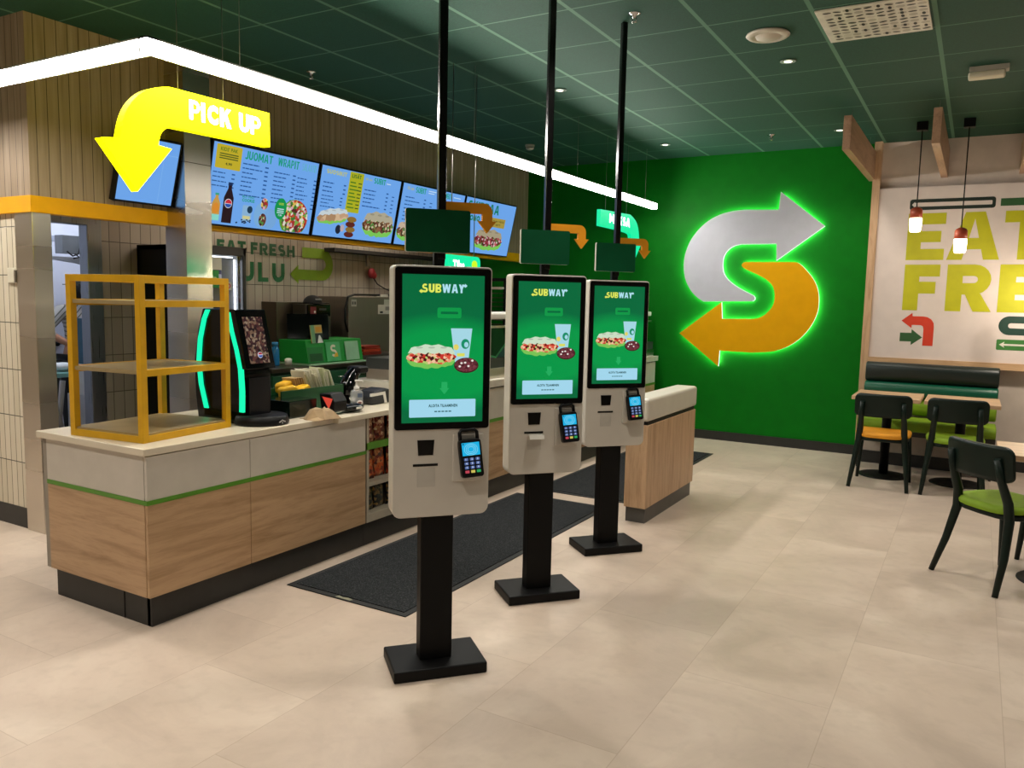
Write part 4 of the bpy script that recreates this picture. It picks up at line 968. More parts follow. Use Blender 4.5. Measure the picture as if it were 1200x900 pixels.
# ================================================================== HANGING LIT ARROW SIGNS
SX = -3.3
t = thing('pick_up_sign', 'glowing yellow arrow sign reading PICK UP, hanging over the counter', 'illuminated sign', (SX, 2.55, 2.0))
P_ = [(3.07, 2.487), (2.47, 2.482), (2.40, 2.465), (2.33, 2.43), (2.27, 2.37), (2.235, 2.30), (2.215, 2.21), (2.127, 2.195), (2.294, 1.99), (2.475, 2.205), (2.405, 2.21), (2.415, 2.26), (2.44, 2.29), (2.475, 2.305), (3.07, 2.315)]
Q = smooth_poly(P_, {0, 1, 6, 7, 8, 9, 10, 13, 14})
YG = em('#fcf600', 8., name='yellow_sign_face')
m = MB().use(YG); m.prism(Q, (SX, 0, 0), (0, 1, 0), (0, 0, 1), (1, 0, 0), -.025, .02, side=em('#f4ee00', 3.)); body = part(m, 'sign_face', t)
m = MB(); m.flat = True; c = Canvas(m, (SX+.021, 0, 0), (0, 1, 0), (0, 0, 1), (1, 0, 0), .001); c.heavy('PI', 2.575, 2.360, .088, .09, em('#fffdf4', 9.)); c.text('C', 2.678, 2.360, .09, em('#fffdf4', 9.), .062, .06); c.heavy('K UP', 2.752, 2.360, .255, .09, em('#fffdf4', 9.)); part(m, 'lettering', t)
for yy in (2.53, 2.79):
    m = MB().use(WIRE); m.tube([(SX, yy, 2.48), (SX, yy, HC)], .002, 5); part(m, 'hanging_wire', t)
TG = em('#00e8a0', 1.15, name='teal_sign_face')
t = thing('teal_arrow_sign', 'glowing teal arrow sign with white lettering near the green wall', 'illuminated sign', (SX, 7.9, 2.0))
P_ = [(7.34, 2.445), (8.12, 2.47), (8.27, 2.43), (8.36, 2.36), (8.40, 2.25), (8.41, 2.17), (8.46, 2.17), (8.29, 2.0), (8.12, 2.17), (8.17, 2.17), (8.17, 2.24), (8.13, 2.28), (7.34, 2.285)]
m = MB().use(TG); m.prism(smooth_poly(P_, {0, 1, 5, 6, 7, 8, 9, 12}), (SX, 0, 0), (0, 1, 0), (0, 0, 1), (1, 0, 0), -.02, .02); part(m, 'sign_face', t)
m = MB(); m.flat = True; c = Canvas(m, (SX+.021, 0, 0), (0, 1, 0), (0, 0, 1), (1, 0, 0), .001); c.heavy('MAKSA', 7.56, 2.335, .55, .09, em('#f4fffc', 3.)); part(m, 'lettering', t)
for yy in (7.5, 8.05):
    m = MB().use(WIRE); m.tube([(SX, yy, 2.45), (SX, yy, HC)], .002, 5); part(m, 'hanging_wire', t)
t = thing('teal_order_sign', 'glowing teal sign with white lettering and lime mark behind the nearest kiosk', 'illuminated sign', (SX, 4.93, 1.6))
m = MB().use(TG); m.prism(rrect(4.73, 5.15, 1.68, 1.855, [.04, 0.0, .0, .02]), (SX, 0, 0), (0, 1, 0), (0, 0, 1), (1, 0, 0), -.02, .02); part(m, 'sign_face', t)
m = MB(); m.flat = True; c = Canvas(m, (SX+.021, 0, 0), (0, 1, 0), (0, 0, 1), (1, 0, 0), .001); c.text('Tilaa', 4.785, 1.745, .075, em('#f4fffc', 2.5), .15, .04)
c.rect(5.03, 5.105, 1.70, 1.825, em('#c8f020', 1.2), r=.03); part(m, 'lettering', t)
for yy in (4.79, 5.09):
    m = MB().use(WIRE); m.tube([(SX, yy, 1.85), (SX, yy, HC)], .0035, 5); part(m, 'hanging_wire', t)

# ================================================================== MENU SCREENS
SKY = '#6fa8ee'
def menu_board(y0, y1, label, draw, z0=2.04, z1=2.64):
    xb, xt = -4.93, -4.80
    t = thing('menu_screen', label, 'menu screen', (xb, (y0+y1)/2, z0), group='menu screens on the bulkhead')
    up = Vector((xt-xb, 0, z1-z0)); L = up.length; up.normalize(); n = Vector((up.z, 0, -up.x))
    o = Vector((xb, y0, z0)); W = y1-y0
    m = MB().use(BLACK); m.prism([(0, 0), (W, 0), (W, L), (0, L)], o, (0, 1, 0), up, n, -.045, 0); part(m, 'casing', t, .003)
    m = MB().use(BLACK); m.box(-5.0, -4.93, (y0+y1)/2-.1, (y0+y1)/2+.1, 2.2, 2.45); part(m, 'wall_bracket', t)
    m = MB(); m.flat = True; c = Canvas(m, o, (0, 1, 0), up, n, .0008); c.rect(.014, W-.014, .014, L-.014, em(SKY, 1.)); d = part(m, 'display', t)
    m = MB(); m.flat = True; c = Canvas(m, o, (0, 1, 0), up, n, .0008); c.k = 3; SUBS.clear(); draw(c, W, L); part(m, 'menu_text', d)
    for nm, q in list(SUBS): part(q.mb, nm, d)
    return t
INK = em('#2a5a9a', 1.); GRN = em('#0e9a78', 1.); YLW = em('#c0a820', 1.); PALE = em('#c8e2f4', 1.); YL2 = em('#cfc65a', 1.)
FILL2 = m_picture('salad_picture', ['#a82828', '#e8e0d0', '#3c7a30', '#c84030', '#7cae4c', '#5c1a20', '#d8a8b8', '#e0c060'], 44, .9)
FILL3 = m_picture('beef_filling_picture', ['#5c3028', '#3c1c18', '#8a5a40', '#d0c0a0', '#6c2828', '#4c8a3c'], 48, .9)
def bottle(c, x, y, w, h, body, cap, k=4):
    c.poly([(x, y), (x+w, y), (x+w, y+h*.62), (x+w*.68, y+h*.85), (x+w*.68, y+h*.93), (x+w*.32, y+h*.93), (x+w*.32, y+h*.85), (x, y+h*.62)], body, k=k)
    c.rect(x+w*.28, x+w*.72, y+h*.92, y+h, cap, k=k)
def draw1(c0, W, L):
    c = c0
    c.rect(.04, .27, .42, .59, em('#c2ae2c', 1.), r=.01, k=3); c.text("KIDS' PAK", .075, .545, .028, em('#5c7a20', 1.), .155, .03, 4)
    for i in range(3): c.rect(.07, .24, .522-i*.016, .53-i*.016, em('#4a5a20', 1.), k=4)
    c.text('4,90', .13, .445, .022, em('#3a4a20', 1.), .06, .03, 4)
    c.heavy('JUOMAT', .30, .518, .27, .062, GRN); c.heavy('WRAPIT', .625, .518, .225, .062, GRN); c.heavy('SALAATIT', .885, .52, .165, .056, em('#5ab8b0', 1.), st=.16)
    c.dashes(.03, .385, .2, .008, INK, 4, .032, .03, 11); c.dashes(.29, .48, .25, .009, INK, 8, .033, .035, 5); c.dashes(.60, .46, .23, .009, INK, 8, .033, .032, 6); c.dashes(.85, .45, .215, .009, INK, 8, .033, .03, 7)
    c = c0.sub('juice_bottle_picture'); bottle(c, .055, .04, .075, .2, em('#c89a4a', 1.), em('#3aa080', 1.)); c.rect(.055, .13, .04, .085, em('#8ad8c8', 1.), k=5); c.ell(.092, .13, .03, .04, em('#d88a30', 1.), k=5)
    c = c0.sub('cola_bottle_picture'); bottle(c, .155, .03, .09, .3, em('#26141c', 1.), em('#18305a', 1.)); c.ell(.2, .175, .034, .034, em('#e4e8f0', 1.), k=5); c.poly(ell(.2, .175, .03, .03, 16, 0, 180), em('#c83040', 1.), k=6); c.poly(ell(.2, .172, .03, .027, 16, 180, 360), em('#2a50a8', 1.), k=6)
    c = c0.sub('cookie_cup_picture'); c.text('BUY FIRST', .325, .235, .016, GRN, .12, .02); c.text('COOKIE', .325, .205, .024, GRN, .12, .04)
    c.rect(.34, .43, .06, .18, em('#8ab4d8', 1.), r=.01); c.ell(.41, .15, .026, .028, em('#1c3a52', 1.), k=4); c.rect(.35, .42, .075, .1, em('#d0cc90', 1.), k=4)
    rnd = random.Random(2)
    for i in range(14): c.ell(.29+.14*rnd.random(), .04+.03*rnd.random(), .008, .006, em('#1c2c48', 1.), k=5)
    c = c0.sub('wrap_picture'); c.poly(ell(.53, .12, .075, .1), em('#7aaede', 1.), k=3); c.poly(ell(.62, .1, .07, .08), em('#76a8dc', 1.), k=3); c.ell(.545, .21, .036, .045, FILL2, k=5); c.ell(.545, .085, .038, .05, FILL3, k=5)
    c = c0.sub('salad_picture'); clipc = lambda P: [(u, max(.016, v)) for u, v in P]; c.poly(clipc(ell(.87, .13, .155, .15)), em('#5c9a34', 1.), k=4); c.poly(clipc(ell(.88, .135, .143, .143)), FILL2, k=5)
    c = c0.sub('offer_badge'); c.ell(.715, .19, .062, .085, em('#10924e', 1.), k=7)
    c.text('UUSI', .69, .22, .018, em('#b8d840', 1.), .05, .03, 8); [c.rect(.68, .75, .185-i*.015, .192-i*.015, PALE, k=8) for i in range(3)]; c.text('7,90', .695, .13, .016, PALE, .04, .03, 8)
def draw2(c, W, L):
    c.heavy('SUOSIKIT', .07, .54, .25, .036, em('#b8c07a', 1.)); c.dashes(.05, .46, .28, .01, INK, 3, .036, .03, 3); c.dashes(.05, .35, .26, .008, INK, 4, .03, .03, 9)
    c.rect(.36, .54, .245, .595, em('#aeb022', 1.), r=.006); c.heavy('LISAT', .385, .545, .12, .032, em('#2a6a28', 1.), 5); c.rect(.455, .463, .581, .587, em('#2a6a28', 1.), k=5); c.rect(.47, .478, .581, .587, em('#2a6a28', 1.), k=5)
    for i in range(8): c.rect(.375, .375+.07+.02*(i % 3), .5-i*.031, .511-i*.031, em('#4a7a20', 1.), k=5); c.rect(.48, .525, .5-i*.031, .509-i*.031, em('#2a4a20', 1.), k=5)
    c.text('30 cm', .565, .548, .022, em('#a8b878', 1.), .09, .03); c.heavy('SUBIT', .68, .535, .165, .05, GRN); c.rect(.86, .92, .548, .556, PALE)
    c.dashes(.57, .46, .34, .01, INK, 5, .036, .03, 13); [c.rect(.965, 1.0, .44-i*.036, .449-i*.036, INK) for i in range(5)]
    c = c.sub('sandwich_picture'); sandwich(c, .04, .03+.06, .37, .15, m_picture('bread_picture', ['#c8a080', '#b08a68', '#d8b894'], 10, .9), '#c8d4d8', 5, .14, 4)
    c = c.sub('sauce_picture'); c.ell(.31, .085, .034, .04, em('#1c2438', 1.), k=6); c.ell(.36, .1, .026, .032, em('#b8a8b0', 1.), k=6)
    c = c.sub('patty_stack_picture')
    for i in range(4): c.ell(.455+.01*(i % 2), .05+i*.045, .062, .026, em(('#5c2420', '#8a6a30')[i % 2], 1.), k=5+i)
    c = c.sub('sandwich_picture'); sandwich(c, .62, .04, .43, .26, FILL3, '#b0a890', 8, .0, 4)
def draw3(c, W, L):
    c.text('15 cm', .08, .545, .03, em('#b0b878', 1.), .1, .03); c.heavy('SUBIT', .21, .53, .17, .055, GRN); c.rect(.42, .55, .565, .573, PALE); c.rect(.42, .52, .545, .552, PALE)
    c.dashes(.07, .47, .33, .01, INK, 7, .036, .03, 21); [c.rect(.47, .51, .45-i*.036, .459-i*.036, INK) for i in range(6)]
    c.heavy('SUBIT', .66, .53, .17, .055, GRN); c.rect(.86, .99, .553, .561, PALE); c.dashes(.62, .47, .33, .01, INK, 7, .036, .03, 22)
    c = c.sub('sandwich_picture'); sandwich(c, .02, .04, .42, .22, FILL3, '#c8b098', 12, 0, 4); c = c.sub('sandwich_picture'); sandwich(c, .58, .04, .42, .22, FILL2, '#c8b098', 14, 0, 4)
def draw4(c, W, L):
    c.heavy('SKIPPAA', .06, .465, .64, .105, em('#0e7a5a', 1.)); c.heavy('JONO', .08, .36, .25, .06, em('#0e7a5a', 1.))
    for i in range(2): c.poly([(.42+i*.06, .34), (.45+i*.06, .34), (.475+i*.06, .375), (.45+i*.06, .41), (.42+i*.06, .41), (.445+i*.06, .375)], em('#3a6aa8', 1.))
    c.rect(.58, .88, .325, .43, em('#a89440', 1.)); c.text('TILAA TÄSTÄ', .605, .385, .024, em('#4a4a20', 1.), .25, .03, 4); c.text('NETTI', .68, .345, .022, em('#4a4a20', 1.), .1, .03, 4)
    c.dashes(.05, .26, .14, .012, GRN, 3, .035, None, 4)
    c = c.sub('sandwich_picture'); sandwich(c, .3, .04, .58, .27, m_picture('red_filling_picture', ['#8a2040', '#c85060', '#4a1420', '#e0c0c0', '#7a3a30', '#5c7a3c'], 44, .9), '#a89c80', 31, 0, 4)
def draw0(c, W, L):
    c.rect(W*.72, W*.725, .02, L-.02, em('#8cc0f4', 1.)); c.rect(.02, W-.02, L-.1, L-.097, em('#8cc0f4', 1.))
menu_board(3.265, 3.71, 'plain blue lit screen behind the PICK UP arrow', draw0, 2.13, 2.56)
menu_board(3.965, 5.045, 'lit blue menu screen headed JUOMAT WRAPIT beside the steel pillar', draw1)
menu_board(5.06, 6.14, 'lit blue menu screen with two sub sandwiches and olive price column', draw2)
menu_board(6.155, 7.235, 'lit blue menu screen headed SUBIT half hidden by the nearest kiosk panel', draw3)
menu_board(7.25, 8.33, 'lit blue menu screen headed SKIPPAA at the far end', draw4)

# ================================================================== WALL LETTERING ON KITCHEN TILES
TGN = mat('#0e4a2a', .5); LG = mat('#6a8a0a', .5)
m = MB(); m.flat = True; c = Canvas(m, (-5.995, 0, 0), (0, 1, 0), (0, 0, 1), (1, 0, 0), .002)
word(c, 'EAT', 4.97, 1.915, .115, (.085, .115, .095), .018, .034, TGN); word(c, 'FRESH', 5.36, 1.915, .115, (.085, .1, .085, .095, .105), .024, .034, TGN)
single(m, 'tile_lettering', 'dark green words EAT FRESH on the kitchen tiles', 'wall lettering')
m = MB(); m.flat = True; c = Canvas(m, (-5.995, 0, 0), (0, 1, 0), (0, 0, 1), (1, 0, 0), .002); word(c, 'OULU', 5.0, 1.66, .185, (.19, .155, .13, .16), .05, .048, mat('#145c34', .5))
single(m, 'tile_lettering', 'green word OULU on the kitchen tiles below EAT FRESH', 'wall lettering')
m = MB(); m.flat = True; c = Canvas(m, (-5.995, 0, 0), (0, 1, 0), (0, 0, 1), (1, 0, 0), .002); k = 10
O = [(6.03, 2.025)]+[(6.32+.16*math.cos(R(90-180*i/k)), 1.86+.165*math.sin(R(90-180*i/k))) for i in range(k+1)]+[(5.97, 1.695)]
I = [(6.03, 1.92)]+[(6.30+.07*math.cos(R(90-180*i/k)), 1.86+.06*math.sin(R(90-180*i/k))) for i in range(k+1)]+[(5.97, 1.8)]
for i in range(len(O)-1): c.poly([O[i], O[i+1], I[i+1], I[i]], LG)
c.poly([(5.975, 1.65), (5.975, 1.845), (5.86, 1.748)], LG)
single(m, 'tile_arrow', 'lime U-turn arrow on the kitchen tiles beside EAT FRESH', 'wall graphic')

# ================================================================== YELLOW RACK ON COUNTER
t = thing('display_rack', 'open yellow square-tube rack with three shelves on the counter corner', 'display rack', (-3.286, 2.292, .8455), R(6.8))
W_, D_, H_ = .48, .563, .775
def P(mb, n, **kw): return mb.build(n, parent=t, bevel=kw.get('bevel', 0))
s = .032
for i, (x, y) in enumerate(((-s, 0), (-W_, 0), (-W_, D_-s), (-s, D_-s))):
    m = MB().use(YEL_FRAME); m.box(x, x+s, y, y+s, 0, H_); P(m, 'post', bevel=.001)
for z, nm in ((0, 'bottom_frame'), (H_-s, 'top_frame')):
    m = MB().use(YEL_FRAME); m.box(-W_+s, -s, 0, s, z, z+s); m.box(-W_+s, -s, D_-s, D_, z, z+s); m.box(-W_, -W_+s, s, D_-s, z, z+s); m.box(-s, 0, s, D_-s, z, z+s); P(m, nm, bevel=.001)
SH = mat('#a08c64', .35, name='smoked_shelf_board')
for z in (.03, .325, .645):
    m = MB().use(SH); m.box(-W_+.01, -.01, .01, D_-.01, z-.006, z+.012); sh = P(m, 'shelf_board')
    if z > .1:
        m = MB().use(YEL_FRAME); m.box(-s, 0, s, D_-s, z-.016, z+.014); m.box(-W_+.006, -W_+s*.8, s, D_-s, z-.016, z+.014); m.box(-W_+s, -s, D_-s*.8, D_-.004, z-.016, z+.014); m.build('shelf_rail', parent=sh)

# ================================================================== DRINK DISPENSER
t = thing('drink_dispenser', 'black drink dispenser with curved teal light strips and tall display', 'drink dispenser', (-3.45, 3.05, .845))
m = MB().use(BLACKG)
prof = [(-3.71, 0), (-3.345, 0), (-3.34, .16), (-3.345, .27), (-3.37, .36), (-3.42, .47), (-3.445, .615), (-3.66, .615), (-3.70, .5), (-3.735, .32), (-3.73, .15)]
m.prism(prof, (0, 0, .845), (1, 0, 0), (0, 0, 1), (0, -1, 0), -3.12, -2.93); part(m, 'body', t, .006)
TL = em('#10f0a8', 1.35, name='teal_light_strip')
def strip(p, w, nm):
    m = MB(); L = [(a-w/2, b) for a, b in p]+[(a+w/2, b) for a, b in p[::-1]]
    m.use(TL).prism(L, (0, 2.925, .845), (1, 0, 0), (0, 0, 1), (0, -1, 0), -.01, .004); part(m, nm, t, label='curved teal light strip')
strip([(-3.635, .07), (-3.675, .2), (-3.69, .33), (-3.675, .45), (-3.64, .56), (-3.61, .61)], .03, 'light_strip')
strip([(-3.355, .07), (-3.352, .18), (-3.36, .3), (-3.385, .4), (-3.42, .5), (-3.445, .6)], .03, 'light_strip')
# display head facing the customer side
m = MB().use(BLACKG); m.prism([(-3.36, .30), (-3.315, .30), (-3.395, .615), (-3.44, .615)], (0, 0, .845), (1, 0, 0), (0, 0, 1), (0, -1, 0), -3.13, -2.925); hd = part(m, 'display_head', t, .004)
e1 = Vector((-.08, 0, .315)).normalized(); nn = Vector((e1.z, 0, -e1.x))
m = MB(); m.flat = True; c = Canvas(m, Vector((-3.315, 2.925, 1.145)), (0, 1, 0), e1, nn, .0015)
c.rect(.035, .17, .03, .285, m_picture('cola_picture', ['#3a1820', '#6a3a34', '#8a6a54', '#241018', '#4c2428', '#a89078'], 72, .6), k=1)
c.ell(.11, .075, .017, .017, em('#d8dce8', .9), k=2); c.poly(ell(.11, .077, .014, .012, 14, 0, 180), em('#b02838', .9), k=3); c.poly(ell(.11, .073, .014, .012, 14, 180, 360), em('#2848a0', .9), k=3)
part(m, 'display_picture', hd)
m = MB().use(mat('#0a0d14', .2)); m.box(-3.345, -3.325, 2.955, 3.095, .86+.03, .86+.24); part(m, 'nozzle_panel', t, .003)
m = MB().use(BLACK); m.lathe([(.14, 0), (.145, .01), (.135, .045), (.125, .05), (0, .05)], (-3.33, 3.04, .846), 32); dt = part(m, 'drip_tray', t)
m = MB(); m.flat = True; c = Canvas(m, Vector((-3.183, 3.03, .866)), (0, 1, 0), (0, 0, 1), (1, 0, 0), .001)
for a, b in ((0, .0), (.018, .008), (.036, .0), (.018, -.006), (.009, .004), (.027, .004)): c.ell(a, b, .005, .004, mat('#c8c8c8', .4))
part(m, 'maker_marks', dt)

def m_clear():
    if 'clear_plastic' in MATS: return MATS['clear_plastic']
    m, nt, b = nodes('clear_plastic'); out = nt.nodes['Material Output']; t = N(nt, 'ShaderNodeBsdfTransparent'); ms = N(nt, 'ShaderNodeMixShader')
    b.inputs['Base Color'].default_value = (.62, .64, .66, 1); b.inputs['Roughness'].default_value = .1
    ms.inputs[0].default_value = .42; nt.links.new(t.outputs[0], ms.inputs[1]); nt.links.new(b.outputs[0], ms.inputs[2]); nt.links.new(ms.outputs[0], out.inputs['Surface'])
    MATS['clear_plastic'] = m; return m
# ================================================================== NAPKIN CADDY AND SMALL THINGS
t = thing('napkin_caddy', 'dark green caddy full of napkins and yellow cups on the counter', 'napkin caddy', (-3.42, 3.42, .845))
m = MB().use(mat('#05180f', .18, coat=.3))
m.box(-3.64, -3.31, 3.225, 3.44, .846, .945); part(m, 'tray_body', t, .004)
m = MB().use(mat('#0a4a24', .4)); m.box(-3.46, -3.448, 3.3, 3.83, .93, .985); m.box(-3.62, -3.448, 3.82, 3.83, .93, .985); m.box(-3.62, -3.61, 3.3, 3.83, .93, .985); m.box(-3.61, -3.46, 3.3, 3.82, .93, .94); m.box(-3.62, -3.448, 3.445, 3.82, .846, .93); part(m, 'green_tray', t)
rnd = random.Random(9)
for i in range(24):
    y = 3.565+i*.0095
    T_ = Matrix.Translation((-3.54+rnd.uniform(-.01, .01), y, .94)) @ Matrix.Rotation(R(rnd.uniform(14, 26)), 4, 'X') @ Matrix.Rotation(R(rnd.uniform(-5, 5)), 4, 'Y')
    m = MB().use(mat(rnd.choice(('#d8d2b8', '#c6c8a4', '#e0dccb', '#b9bc92')), .8)); m.M = T_; m.box(-.055, .055, 0, .0035, 0, .15+rnd.uniform(-.012, .014))
    lab = ('cream napkin standing in the green caddy')
    q = m.build('napkin'); tag(q, lab, 'napkin', 'napkins standing in the caddy')
for i, (x, y, z, a) in enumerate(((-3.56, 3.43, .995, 12), (-3.5, 3.40, .975, -25), (-3.5, 3.51, .972, 20))):
    m = MB().use(mat('#e0ac10', .6, var=.12)); m.M = Matrix.Translation((x, y, z)) @ Matrix.Rotation(R(a), 4, 'Z') @ Matrix.Rotation(R(8), 4, 'X')
    m.prism(rrect(-.055, .055, -.03, .03, [.028, .02, .012, .024], 6), (0, 0, 0), (0, 1, 0), (0, 0, 1), (1, 0, 0), -.035, .035, smooth=False)
    q = m.build('folded_wrapper', bevel=.012, seg=3); tag(q, ('yellow folded wrapper at the back left of the napkin caddy', 'yellow folded wrapper at the front left of the napkin caddy', 'yellow folded wrapper lying in the middle of the napkin caddy')[i], 'folded wrapper', 'yellow wrappers in the napkin caddy')
for i in range(5):
    m = MB().use(mat('#a8895a', .8)); m.M = Matrix.Translation((-3.56, 3.49+i*.018, .95)) @ Matrix.Rotation(R(20), 4, 'X'); m.box(-.05, .05, 0, .005, 0, .1)
    q = m.build('kraft_sleeve'); tag(q, 'brown kraft sleeve between the yellow cups and the cream napkins', 'paper sleeve', 'kraft sleeves in the napkin caddy')
# kraft bag
m = MB().use(mat('#b59a76', .8, var=.15, bump=.5, bs=25))
k = 6; vs = []
rnd = random.Random(3)
for i in range(k):
    for j in range(k):
        u, v = i/(k-1), j/(k-1); h = .012+.05*math.sin(PI*u)**.7*math.sin(PI*v)**.6+rnd.uniform(-.022, .022)*(0 < i < k-1 and 0 < j < k-1)
        vs.append((-.07+.14*u+.01*math.sin(v*7), -.09+.18*v+.008*math.sin(u*9), max(.001, h if (0 < i < k-1 and 0 < j < k-1) else .002)))
bot = [(x, y, .0) for x, y, z in vs]
fs = [(i*k+j, (i+1)*k+j, (i+1)*k+j+1, i*k+j+1) for i in range(k-1) for j in range(k-1)]
rim = [i*k for i in range(k)]+[(k-1)*k+j for j in range(1, k)]+[i*k+k-1 for i in range(k-2, -1, -1)]+[j for j in range(k-2, 0, -1)]
q = len(vs)
m.M = Matrix.Translation((-3.225, 3.44, .93-.0)) @ Matrix.Rotation(R(42), 4, 'Y') @ Matrix.Rotation(R(-6), 4, 'Z')
m.M = Matrix.Translation((-3.215, 3.41, .848)) @ Matrix.Rotation(R(28), 4, 'Y')
m.M = Matrix.Translation((-3.2, 3.35, .846)) @ Matrix.Rotation(R(-14), 4, 'Z')
m.add(vs+bot, fs+[tuple(a+q for a in f[::-1]) for f in fs]+[(rim[i], rim[(i+1) % len(rim)], rim[(i+1) % len(rim)]+q, rim[i]+q) for i in range(len(rim))], None, False)
single(m, 'kraft_bag', 'crumpled brown paper bag beside the napkin caddy at the counter edge', 'paper bag')
# payment reader (black block with red triangle)
t = thing('card_reader_block', 'small black block with red triangle beside the kraft bag', 'card reader', (-3.22, 3.62, .845))
m = MB().use(BLACK); m.M = Matrix.Translation((-3.26, 3.53, .856)) @ Matrix.Rotation(R(-8), 4, 'Y'); m.prism([(-.05, .02), (.045, .0), (.06, .06), (.03, .115), (-.055, .12)], (0, 0, 0), (1, 0, 0), (0, 0, 1), (0, 1, 0), -.05, .06); bd = part(m, 'block_body', t, .006)
m = MB(); m.flat = True; c = Canvas(m, (-3.305, 3.4785, .872), (1, 0, 0), (0, 0, 1), (0, -1, 0), .002); c.poly([(.002, .08), (.085, .072), (.055, .008)], em('#e04a38', .9)); part(m, 'red_triangle', t, label='red triangle')
# mouse / puck
t = thing('pager_puck', 'glossy black puck with white stripe in front of the barcode scanner', 'pager', (-3.23, 3.73, .845))
m = MB().use(BLACKG); m.blob((-3.24, 3.67, .872), (.055, .085, .026), seg=18, rings=8); part(m, 'puck_body', t)
m = MB().use(WHITE); m.box(-3.188, -3.182, 3.645, 3.695, .868, .879); part(m, 'white_stripe', t, .002)
# hand scanner on stand
t = thing('barcode_scanner', 'black barcode scanner on its stand behind the sanitiser bottle', 'barcode scanner', (-3.5, 3.93, .845))
m = MB().use(BLACK); m.lathe([(.06, 0), (.062, .012), (.04, .022), (0, .024)], (-3.5, 3.9, .846), 22); part(m, 'stand_base', t)
m = MB().use(BLACK); m.tube([(-3.5, 3.9, .86), (-3.5, 3.88, .93), (-3.5, 3.9, .99)], [.03, .022, .024], 10); part(m, 'stand_neck', t)
m = MB().use(BLACKG); m.tube([(-3.47, 3.885, .90), (-3.48, 3.90, .96), (-3.49, 3.935, 1.01), (-3.49, 3.97, 1.05), (-3.48, 4.0, 1.062)], [.05, .056, .052, .04, .026], 14); part(m, 'scanner_grip', t)
m = MB().use(BLACK); m.box(-3.54, -3.43, 3.95, 4.05, 1.045, 1.09); part(m, 'scanner_head', t, .016, seg=3)
# sanitiser
t = thing('sanitiser_bottle', 'clear hand sanitiser pump bottle on the counter', 'pump bottle', (-3.31, 3.87, .845))
m = MB().use(m_clear()); m.prism(rrect(-.036, .036, 0, .115, [.02, .02, .008, .008]), (-3.32, 3.80, .846), (.55, .835, 0), (0, 0, 1), (.835, -.55, 0), -.022, .022); part(m, 'bottle', t, .006)
m = MB().use(WHITE); m.lathe([(.018, .113), (.018, .135), (.008, .138), (.006, .165), (.012, .168), (.012, .178), (0, .18)], (-3.32, 3.80, .846), 14); m.tube([(-3.32, 3.80, 1.018), (-3.302, 3.827, 1.018), (-3.297, 3.835, 1.008)], .006, 8); part(m, 'pump', t)
m = MB(); m.flat = True; c = Canvas(m, (-3.3015, 3.788, .856), (.55, .835, 0), (0, 0, 1), (.835, -.55, 0), .001); c.ell(.014, .026, .02, .017, mat('#e8e0dc', .5)); c.poly(ell(.014, .026, .012, .006, 12), mat('#7a2a20', .5), k=2); c.rect(.0, .03, .06, .085, mat('#4a5a74', .5)); part(m, 'bottle_label', t)
# black / white cushion shaped printer pod
t = thing('receipt_printer', 'low black terminal with white band on the counter behind the sanitiser', 'receipt printer', (-3.42, 4.14, .845))
m = MB().use(mat('#14161c', .5, bump=.4, bs=180)); m.prism([(0, 0), (.2, 0), (.215, .04), (.2, .085), (.14, .1), (.03, .085), (-.015, .05)], (-3.40, 3.96, .846), (0, 1, 0), (0, 0, 1), (1, 0, 0), -.07, .07, smooth=False); part(m, 'printer_body', t, .014, seg=3)
m = MB().use(WHITE); O = [(-.01, .07), (.13, .075), (.15, .0), (.125, 0), (.11, .055), (-.01, .052)]; m.prism(O, (-3.40, 3.96, .85), (0, 1, 0), (0, 0, 1), (1, 0, 0), .06, .0715); part(m, 'white_band', t)
m = MB().use(mat('#c9c4ba', .6)); m.box(-3.75, -3.6, 4.25, 4.47, .846, .862); m.box(-3.74, -3.61, 4.26, 4.46, .862, .87, mat('#dcd8ce', .6)); single(m, 'paper_tray', 'pale stack of wrapping paper at the far end of the counter', 'paper stack', bevel=.003)

# ================================================================== BEVERAGE FRIDGE
t = thing('beverage_fridge', 'tall black glass-door drinks fridge behind the steel pillar', 'fridge', (-5.68, 4.42, 0))
m = MB().use(BLACK); X0, X1, Y0, Y1, ZT = -5.98, -5.36, 4.16, 4.71, 1.92
m.box(X0, X1, Y0, Y0+.03, .0, ZT); m.box(X0, X1, Y1-.03, Y1, 0, ZT); m.box(X0, X0+.03, Y0, Y1, 0, ZT); m.box(X0, X1, Y0, Y1, ZT-.04, ZT); m.box(X0, X1, Y0, Y1, 0, .25); part(m, 'cabinet', t)
m = MB().use(mat('#c8ccd4', .4)); m.box(X0+.03, X0+.035, Y0+.03, Y1-.03, .25, ZT-.04); m.box(X0+.03, X1-.03, Y0+.03, Y0+.034, .25, ZT-.04); m.box(X0+.03, X1-.03, Y1-.034, Y1-.03, .25, ZT-.04); part(m, 'liner', t)
m = MB().use(mat('#1c1a18', .3)); W2 = X1
m.box(W2, W2+.04, Y0, Y0+.05, .25, ZT); m.box(W2, W2+.04, Y1-.035, Y1, .25, ZT); m.box(W2, W2+.04, Y0, Y1, ZT-.07, ZT); m.box(W2, W2+.04, Y0, Y1, .25, .32); dr = part(m, 'door_frame', t, .006)
m = MB(); m.flat = True; m.add([(W2+.02, Y0+.05, .32), (W2+.02, Y1-.035, .32), (W2+.02, Y1-.035, ZT-.07), (W2+.02, Y0+.05, ZT-.07)], [(0, 1, 2, 3)], GLASS); part(m, 'door_glass', dr)
m = MB().use(em('#f0f6ff', 7., name='fridge_led')); m.box(W2-.03, W2-.022, Y1-.075, Y1-.062, .35, ZT-.1); m.box(W2-.03, W2-.022, Y0+.06, Y1-.09, ZT-.085, ZT-.078); part(m, 'light_tube', t)
